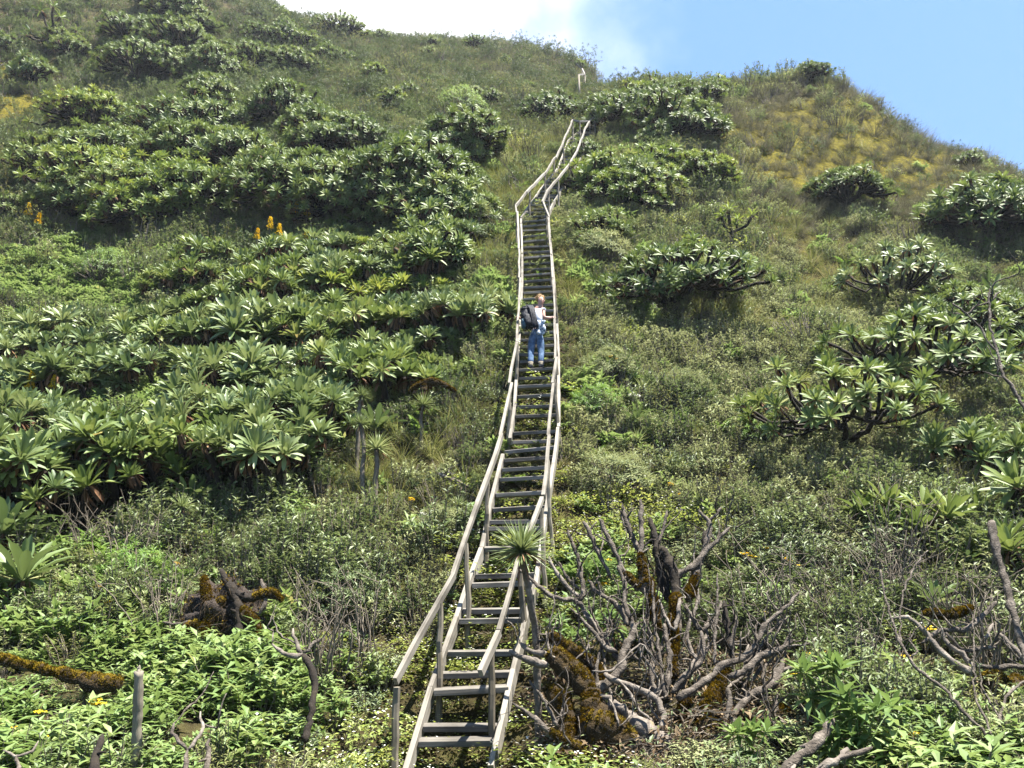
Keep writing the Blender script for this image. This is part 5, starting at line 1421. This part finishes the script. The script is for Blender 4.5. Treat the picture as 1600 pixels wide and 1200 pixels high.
# small three-armed tree left of the knoll
hb = hit(1138, 392); dh = float((hb - CAM) @ FW); root = empty('forked_tree', hb); off = np.array(root.location); g = rs(91)
tag(root, 'small bare three-armed tree with leaf tufts standing left of the knoll', 'tree')
for k, pts in enumerate([[(1137, 402, 10), (1139, 385, 9), (1141, 372, 8), (1143, 362, 8)], [(1143, 364, 6), (1134, 357, 5), (1129, 348, 5), (1128, 338, 4)], [(1143, 362, 6), (1140, 350, 5), (1139, 338, 5), (1139, 329, 4)], [(1143, 364, 6), (1154, 359, 5), (1164, 354, 5), (1171, 346, 5), (1174, 338, 4)], [(1150, 360, 4), (1152, 350, 3), (1153, 344, 3)]]):
    limb(root, off, [(x, y, dh - .1, w) for (x, y, w) in pts], 950 + k, 'trunk' if k == 0 else 'branch', 'bark', 0, 0, step=.08)
tu = MB()
for (x, y) in [(1128, 336), (1139, 326), (1175, 335), (1153, 342), (1148, 352)]: rosette(tu, U(x, y, dh - .1) - off, (0, -.1, 1), 14, .26, 10, 95, T_GS, 0, 3, 1, g, .02)
tu.build('crown', [M['groundsel_yellow'], M['dead_leaf']], root)
# ------------------------------------------------------------------ hiker on the stairs
M['skin'] = plain_mat('skin', [(.3, (.30, .165, .12)), (.7, (.36, .21, .155))], 8, .55, 0)
M['shirt'] = plain_mat('white_shirt', [(.3, (.70, .70, .72)), (.7, (.80, .80, .81))], 6, .85, .2)
M['jeans'] = plain_mat('blue_jeans', [(.35, (.025, .055, .11)), (.5, (.055, .10, .175)), (.65, (.12, .18, .27))], 9, .9, .3)
M['hair'] = plain_mat('fair_hair', [(.3, (.20, .11, .04)), (.7, (.42, .27, .11))], 40, .55, .5)
M['pack'] = plain_mat('black_pack_cloth', [(.3, (.004, .005, .008)), (.7, (.012, .014, .020))], 10, .7, .5)
M['packblue'] = plain_mat('teal_pack_panel', [(.3, (.02, .05, .065)), (.7, (.05, .10, .12))], 10, .7, .3)
M['shoe'] = plain_mat('hiking_shoe', [(.3, (.10, .085, .06)), (.7, (.22, .19, .14))], 20, .85, .3)
M['dark'] = plain_mat('dark_lens', [(.3, (.01, .01, .01)), (.7, (.02, .02, .02))], 5, .25, 0)
M['lips'] = plain_mat('lips', [(.3, (.42, .14, .11)), (.7, (.45, .16, .13))], 5, .5, 0)
m, nt, out = new_mat('checked_cloth')
tc = N(nt, 'ShaderNodeTexCoord'); ck = N(nt, 'ShaderNodeTexChecker'); ck.inputs['Scale'].default_value = 28
ck.inputs['Color1'].default_value = (.50, .54, .58, 1); ck.inputs['Color2'].default_value = (.10, .15, .22, 1)
b = N(nt, 'ShaderNodeBsdfPrincipled'); b.inputs['Roughness'].default_value = .9
nt.links.new(tc.outputs['Object'], ck.inputs['Vector']); nt.links.new(ck.outputs['Color'], b.inputs['Base Color']); nt.links.new(b.outputs[0], out.inputs[0])
M['checked'] = m


def skin_obj(name, chain, mat, parent, sub=2):
    """chain: {joint: (pos, radius or (rx, ry))}, links, root joint first"""
    joints, links = chain
    keys = list(joints)
    me = bpy.data.meshes.new(name)
    me.from_pydata([joints[k][0] for k in keys], [(keys.index(a), keys.index(b)) for a, b in links], [])
    o = bpy.data.objects.new(name, me); COL.objects.link(o); o.parent = parent
    md = o.modifiers.new('skin', 'SKIN'); md.use_smooth_shade = True; md.branch_smoothing = .6
    sk = me.skin_vertices[0].data
    for i, k in enumerate(keys):
        r = joints[k][1]; r = (r, r) if np.isscalar(r) else r
        sk[i].radius = r
    sk[0].use_root = True
    ss = o.modifiers.new('smooth', 'SUBSURF'); ss.levels = sub; ss.render_levels = sub
    me.materials.append(M[mat])
    return o


ty = 577
feet = U(838, ty - 3, d_up(ty) + .02)
person = empty('person', feet); tag(person, 'hiker in white top and blue jeans on the stairs, looking back over the right shoulder', 'person')


def at(px, py, dy=0.0):
    """local point seen at px,py, dy metres beyond the feet"""
    d0 = (feet - CAM) @ FW
    p = U(px, py, d0)
    for _ in range(6):
        d0 += (dy - (p[1] - feet[1])) / math.cos(PITCH) * .9
        p = U(px, py, d0)
    return tuple(p - feet)


J = {
    'pelvis': (at(838, 519, .16), (.125, .10)), 'belly': (at(839, 509, .20), (.112, .088)), 'chest': (at(839.5, 494, .22), (.135, .10)), 'collar': (at(841.5, 480.8, .235), (.10, .078)),
    'neck': (at(844, 477.2, .23), .052), 'jaw': (at(844.5, 473.5, .22), (.062, .066)), 'skull': (at(845.3, 468.6, .215), (.078, .086)), 'crown': (at(844.5, 464, .24), (.045, .05)),
    'nose': (at(848, 470.5, .13), .010),
    'shR': (at(848.5, 485, .23), .056), 'elR': (at(849.5, 497, .16), .046), 'wrR': (at(861, 497, .2), .033), 'paR': (at(864.5, 496.5, .22), (.026, .036)),
    'shL': (at(829, 486, .26), .054), 'elL': (at(818, 499, .22), .038), 'wrL': (at(812.5, 497, .25), .027), 'paL': (at(810, 496, .27), (.026, .034)),
    'hipR': (at(843, 525, .15), .080), 'knR': (at(845.5, 547, .13), .056), 'anR': (at(845.5, 569, .03), .040), 'toeR': (at(845.5, 571.5, .14), .032),
    'hipL': (at(832.5, 525, .15), .080), 'knL': (at(829.5, 548, .17), .056), 'anL': (at(829, 569.5, .03), .040), 'toeL': (at(829, 572, .14), .032),
}
K = [('pelvis', 'belly'), ('belly', 'chest'), ('chest', 'collar'), ('collar', 'neck'), ('neck', 'jaw'), ('jaw', 'skull'), ('skull', 'crown'), ('jaw', 'nose'), ('collar', 'shR'), ('shR', 'elR'), ('elR', 'wrR'), ('wrR', 'paR'),
     ('collar', 'shL'), ('shL', 'elL'), ('elL', 'wrL'), ('wrL', 'paL'), ('pelvis', 'hipR'), ('hipR', 'knR'), ('knR', 'anR'), ('anR', 'toeR'), ('pelvis', 'hipL'), ('hipL', 'knL'), ('knL', 'anL'), ('anL', 'toeL')]
# fingers curling over the rails
for s, sx in (('R', 1), ('L', -1)):
    pc = np.array(J['pa' + s][0])
    for fi in range(4):
        a_ = pc + np.array([sx * .012, -.028 + .018 * fi, .012]); L_ = (.030, .034, .032, .025)[fi]
        J['f%s%d' % (s, fi)] = (tuple(a_), .0095); J['g%s%d' % (s, fi)] = (tuple(a_ + [sx * L_, .002, -.006]), .009); J['h%s%d' % (s, fi)] = (tuple(a_ + [sx * (L_ + .010), .002, -.034]), .008)
        K += [('pa' + s, 'f%s%d' % (s, fi)), ('f%s%d' % (s, fi), 'g%s%d' % (s, fi)), ('g%s%d' % (s, fi), 'h%s%d' % (s, fi))]
    a_ = pc + np.array([-sx * .004, -.036, -.006])
    J['t%s0' % s] = (tuple(a_), .011); J['t%s1' % s] = (tuple(a_ + [sx * .018, -.012, -.026]), .009)
    K += [('pa' + s, 't%s0' % s), ('t%s0' % s, 't%s1' % s)]
body = skin_obj('body', (J, K), 'skin', person)


def sub(names, dr, links, extra=None):
    j = {n: (J[n][0], tuple(np.atleast_1d(J[n][1]) * np.ones(2) + dr)) for n in names}
    if extra: j.update(extra)
    return j, links


skin_obj('shirt', sub(['belly', 'chest', 'collar', 'shR', 'shL'], .03, [('belly', 'chest'), ('chest', 'collar'), ('collar', 'shR'), ('collar', 'shL'), ('shR', 'sR'), ('shL', 'sL')],
                      {'sR': (tuple(np.array(J['shR'][0]) * .6 + np.array(J['elR'][0]) * .45), .075), 'sL': (tuple(np.array(J['shL'][0]) * .6 + np.array(J['elL'][0]) * .4), .055)}), 'shirt', person)
an = {}
for s in 'RL':
    kk = np.array(J['kn' + s][0]); aa = np.array(J['an' + s][0])
    an['c' + s] = (tuple(kk * .35 + aa * .65), .062); an['d' + s] = (tuple(kk * .06 + aa * .94), .064)
    hh = np.array(J['hip' + s][0]); an['th' + s] = (tuple(kk * .45 + hh * .55 + [0, 0, 0]), .086)
jd = sub(['pelvis', 'hipR', 'hipL', 'knR', 'knL'], .013, [('pelvis', 'w'), ('pelvis', 'hipR'), ('pelvis', 'hipL'), ('hipR', 'thR'), ('thR', 'knR'), ('hipL', 'thL'), ('thL', 'knL'), ('knR', 'cR'), ('cR', 'dR'), ('knL', 'cL'), ('cL', 'dL')], an)
jd[0]['w'] = (at(838.5, 513, .18), (.118, .098))
skin_obj('jeans', jd, 'jeans', person)
# checked shirt tied round the waist, hanging at the right side
bl = np.array(at(845, 503, .10))
mb = MB(); g = rs(9)
V_, Fq = [], []
for i in range(9):
    t = i / 8
    for j in range(7):
        s_ = j / 6 - .5
        V_.append(bl + np.array([s_ * .15 + .015 * math.sin(9 * t + 5 * s_), -.02 + .03 * math.cos(s_ * 9) + .012 * math.sin(t * 11 + j), .02 - t * .30]))
for i in range(8):
    for j in range(6): Fq.append((i * 7 + j, i * 7 + j + 1, (i + 1) * 7 + j + 1, (i + 1) * 7 + j))
mb.add(V_, Fq); ts = mb.build('tied_shirt', [M['checked']], person)
so_ = ts.modifiers.new('thick', 'SOLIDIFY'); so_.thickness = .012
# hair
sk = np.array(J['skull'][0]); cr_ = np.array(J['crown'][0])
hc = (sk + cr_) / 2 + [-.012, .035, .012]
hm = MB(); k = 0
nu, nv = 20, 12
V_ = []
for i in range(nv + 1):
    ph = i / nv * 2.15
    for j in range(nu):
        th = j / nu * 6.283
        r_h = (.088, .10, .094)
        V_.append(hc + np.array([r_h[0] * math.sin(ph) * math.cos(th), r_h[1] * math.sin(ph) * math.sin(th) * (1 if math.sin(th) > 0 else .55), r_h[2] * math.cos(ph)]) + g.normal(0, .004, 3))
Fq = [(i * nu + j, (i + 1) * nu + j, (i + 1) * nu + (j + 1) % nu, i * nu + (j + 1) % nu) for i in range(nv) for j in range(nu)]
hm.add(V_, Fq)
n = 260; th = g.uniform(0, 6.28, n); ph = np.arccos(g.uniform(-.3, 1, n))
d = np.stack([np.sin(ph) * np.cos(th), np.sin(ph) * np.sin(th), np.cos(ph)], 1); d[:, 1] = np.where(d[:, 1] < 0, d[:, 1] * .5, d[:, 1])
leaves(hm, T_SM, hc + d * .082, d * .6 + g.normal(0, .6, (n, 3)), d, g.uniform(.02, .045, n), 1, 0, None, g)
hm.build('hair', [M['hair']], person)
# face details: turned towards the right and the camera
fn = np.array([.45, -.85, -.05]); fn /= np.linalg.norm(fn); fs = np.cross([0, 0, 1.0], fn); fs /= np.linalg.norm(fs)
fc = sk + np.array([0, 0, -.012]) + fn * .070


def blob(name, c, r3, mat, parent, ax):
    mb = MB(); V_ = []
    a1, a2, a3 = ax
    for i in range(9):
        ph = i / 8 * math.pi
        for j in range(12):
            th = j / 12 * 6.283
            V_.append(c + a1 * r3[0] * math.sin(ph) * math.cos(th) + a2 * r3[1] * math.sin(ph) * math.sin(th) + a3 * r3[2] * math.cos(ph))
    mb.add(V_, [(i * 12 + j, i * 12 + (j + 1) % 12, (i + 1) * 12 + (j + 1) % 12, (i + 1) * 12 + j) for i in range(8) for j in range(12)])
    return mb.build(name, [M[mat]], parent)


AX = (fs, np.array([0, 0, 1.0]), fn)
for s in (-1, 1):
    blob('eye', fc + fs * s * .030 + [0, 0, .004] + fn * .002, (.013, .007, .008), 'dark', person, AX)
    blob('eyebrow', fc + fs * s * .030 + [0, 0, .022], (.018, .005, .008), 'hair', person, AX)
blob('mouth', fc + np.array([0, 0, -.052]) - fn * .002, (.022, .006, .008), 'lips', person, AX)
blob('ear', sk + fs * .072 + [0, 0, -.01], (.012, .03, .018), 'skin', person, AX)
for s in 'RL':
    a_ = np.array(J['an' + s][0]); t_ = np.array(J['toe' + s][0])
    mb = MB()
    p = [a_ + [0, -.055, -.022], a_ + [0, -.03, -.018], a_ + [0, .03, -.016], a_ + [0, .11, -.024], a_ + [0, .18, -.034], a_ + [0, .21, -.040]]
    tube(mb, p, [.030, .046, .052, .047, .042, .02], 12, 0)
    tube(mb, [a_ + [0, 0, -.03], a_ + [0, -.005, .05]], [.048, .052], 12, 0)
    sh = mb.build('shoe', [M['shoe']], person)
    mb = MB(); box_along(mb, a_ + [0, -.085, -.062], a_ + [0, .215, -.068], .094, .026, seed=4); mb.build('sole', [M['dark']], sh, smooth=False)
# backpack, carried: a thing of its own
bc = np.array(at(825, 498, .0)) + feet
bp_ = empty('backpack', bc); tag(bp_, 'bulky black backpack with a jacket strapped on, worn by the hiker', 'backpack')
bp_.rotation_euler = (R(-12), R(-6), R(16)); bp_.scale = (.80, .85, .92)


def sack(name, c, size, mat, parent, seed, pw=3.0):
    g = rs(seed); mb = MB(); V_ = []
    nu, nv = 28, 18
    for i in range(nv + 1):
        ph = i / nv * math.pi
        for j in range(nu):
            th = j / nu * 6.283
            d = np.array([math.sin(ph) * math.cos(th), math.sin(ph) * math.sin(th), math.cos(ph)])
            k = (np.abs(d) ** pw).sum() ** (-1 / pw)
            w = 1 + .04 * math.sin(5 * th + 3 * d[2] * 2 + seed) + .03 * math.sin(9 * ph + seed * 2)
            V_.append(np.array(c) + d * k * np.array(size) * w)
    mb.add(V_, [(i * nu + j, (i + 1) * nu + j, (i + 1) * nu + (j + 1) % nu, i * nu + (j + 1) % nu) for i in range(nv) for j in range(nu)])
    return mb.build(name, [M[mat]], parent)


sack('main_bag', (0, 0, 0), (.165, .125, .245), 'pack', bp_, 1)
sack('top_lid', (0, .0, .22), (.15, .12, .06), 'pack', bp_, 2)
sack('front_pocket', (-.02, -.12, -.08), (.12, .05, .13), 'pack', bp_, 3)
sack('side_pocket', (-.15, -.02, -.14), (.05, .08, .11), 'packblue', bp_, 4)
mb = MB()
for k in range(6):
    x_ = .03 + .022 * k
    tube(mb, [(x_ - .02, -.10, .27), (x_, -.17, .15), (x_ + .02 * math.sin(k), -.18, -.02), (x_ + .01, -.15, -.2 - .03 * (k % 3)), (x_ + .012, -.13, -.30 - .03 * (k % 2))], [.02, .024, .022, .026, .014], 8, 0, .1)
mb.build('jacket', [M['pack']], bp_)
for s in (-1, 1):
    mb = MB(); box_along(mb, (s * .08, .10, .22), (s * .10, .16, .05), .05, .012); box_along(mb, (s * .10, .161, .048), (s * .12, .12, -.2), .04, .012)
    mb.build('shoulder_strap', [M['pack']], bp_, smooth=False)
mb = MB(); box_along(mb, (.10, .05, -.17), (.28, .07, -.12), .012, .045); mb.build('hip_belt', [M['pack']], bp_, smooth=False)



# ------------------------------------------------------------------ sky and sun
SUN = Vector((0.28, -0.10, 0.95)).normalized()
world = bpy.data.worlds.new('World'); scene.world = world; world.use_nodes = True
nt = world.node_tree; nt.nodes.clear()
wo = N(nt, 'ShaderNodeOutputWorld'); bg = N(nt, 'ShaderNodeBackground')
sky = N(nt, 'ShaderNodeTexSky'); sky.sky_type = 'NISHITA'; sky.sun_disc = False
sky.sun_elevation = math.asin(SUN.z); sky.sun_rotation = math.atan2(SUN.x, SUN.y)
sky.altitude = 3200; sky.air_density = 1.0; sky.dust_density = 1.2; sky.ozone_density = 1.0
tc = N(nt, 'ShaderNodeTexCoord')
# a cloud bank that stands over the far ridge
cdir = Vector(tuple(FW + (365 - 800) / F * RT + (600 + 260) / F * UPV)).normalized()
dot = N(nt, 'ShaderNodeVectorMath', operation='DOT_PRODUCT'); dot.inputs[1].default_value = cdir
nt.links.new(tc.outputs['Generated'], dot.inputs[0])
cn = N(nt, 'ShaderNodeTexNoise'); cn.inputs['Scale'].default_value = 5.0; cn.inputs['Detail'].default_value = 7; cn.inputs['Roughness'].default_value = .5
nt.links.new(tc.outputs['Generated'], cn.inputs['Vector'])
ma = N(nt, 'ShaderNodeMath', operation='MULTIPLY_ADD'); ma.inputs[1].default_value = .19
nt.links.new(cn.outputs['Fac'], ma.inputs[0]); nt.links.new(dot.outputs['Value'], ma.inputs[2])
mr = N(nt, 'ShaderNodeMapRange', interpolation_type='SMOOTHSTEP'); mr.inputs[1].default_value = .955; mr.inputs[2].default_value = 1.07
nt.links.new(ma.outputs[0], mr.inputs[0])
hs = N(nt, 'ShaderNodeMix', data_type='RGBA', blend_type='MIX'); hs.inputs[0].default_value = .42
hs.inputs[7].default_value = (2.6, 5.2, 10.6, 1)
nt.links.new(sky.outputs[0], hs.inputs[6])
cm = N(nt, 'ShaderNodeMix', data_type='RGBA')
cm.inputs[7].default_value = (10.5, 10.6, 10.8, 1)
nt.links.new(mr.outputs[0], cm.inputs[0]); nt.links.new(hs.outputs[2], cm.inputs[6])
nt.links.new(cm.outputs[2], bg.inputs[0]); bg.inputs[1].default_value = 0.040
nt.links.new(bg.outputs[0], wo.inputs[0])
ld = bpy.data.lights.new('sun', 'SUN'); ld.energy = 4.9; ld.angle = R(.53); ld.color = (1, .955, .88)
lo = bpy.data.objects.new('sun', ld); COL.objects.link(lo); lo.location = (20, 20, 60)
lo.rotation_euler = (-SUN).to_track_quat('-Z', 'Y').to_euler()
vs = scene.view_settings; vs.view_transform = 'Standard'; vs.look = 'None'; vs.exposure = 2.3; vs.gamma = 1
scene.cycles.max_bounces = 6; scene.cycles.diffuse_bounces = 3; scene.cycles.glossy_bounces = 2; scene.cycles.transmission_bounces = 3
scene.cycles.caustics_reflective = False; scene.cycles.caustics_refractive = False
hz = bpy.data.meshes.new('haze'); x0, x1, y0, y1, z0, z1 = -160, 160, -6, 185, -4, 75
hz.from_pydata([(x, y, z) for x in (x0, x1) for y in (y0, y1) for z in (z0, z1)], [], [(0, 1, 3, 2), (4, 6, 7, 5), (0, 4, 5, 1), (2, 3, 7, 6), (0, 2, 6, 4), (1, 5, 7, 3)])
ho = bpy.data.objects.new('haze', hz); COL.objects.link(ho)
m, nt, out = new_mat('thin_haze'); pv = N(nt, 'ShaderNodeVolumePrincipled'); pv.inputs['Color'].default_value = (.86, .92, 1, 1); pv.inputs['Density'].default_value = .0003; pv.inputs['Anisotropy'].default_value = .3
nt.links.new(pv.outputs[0], out.inputs['Volume']); hz.materials.append(m); tag(ho, 'thin pale haze in the air over the far slope', 'haze', kind='stuff')
scene.cycles.volume_bounces = 0
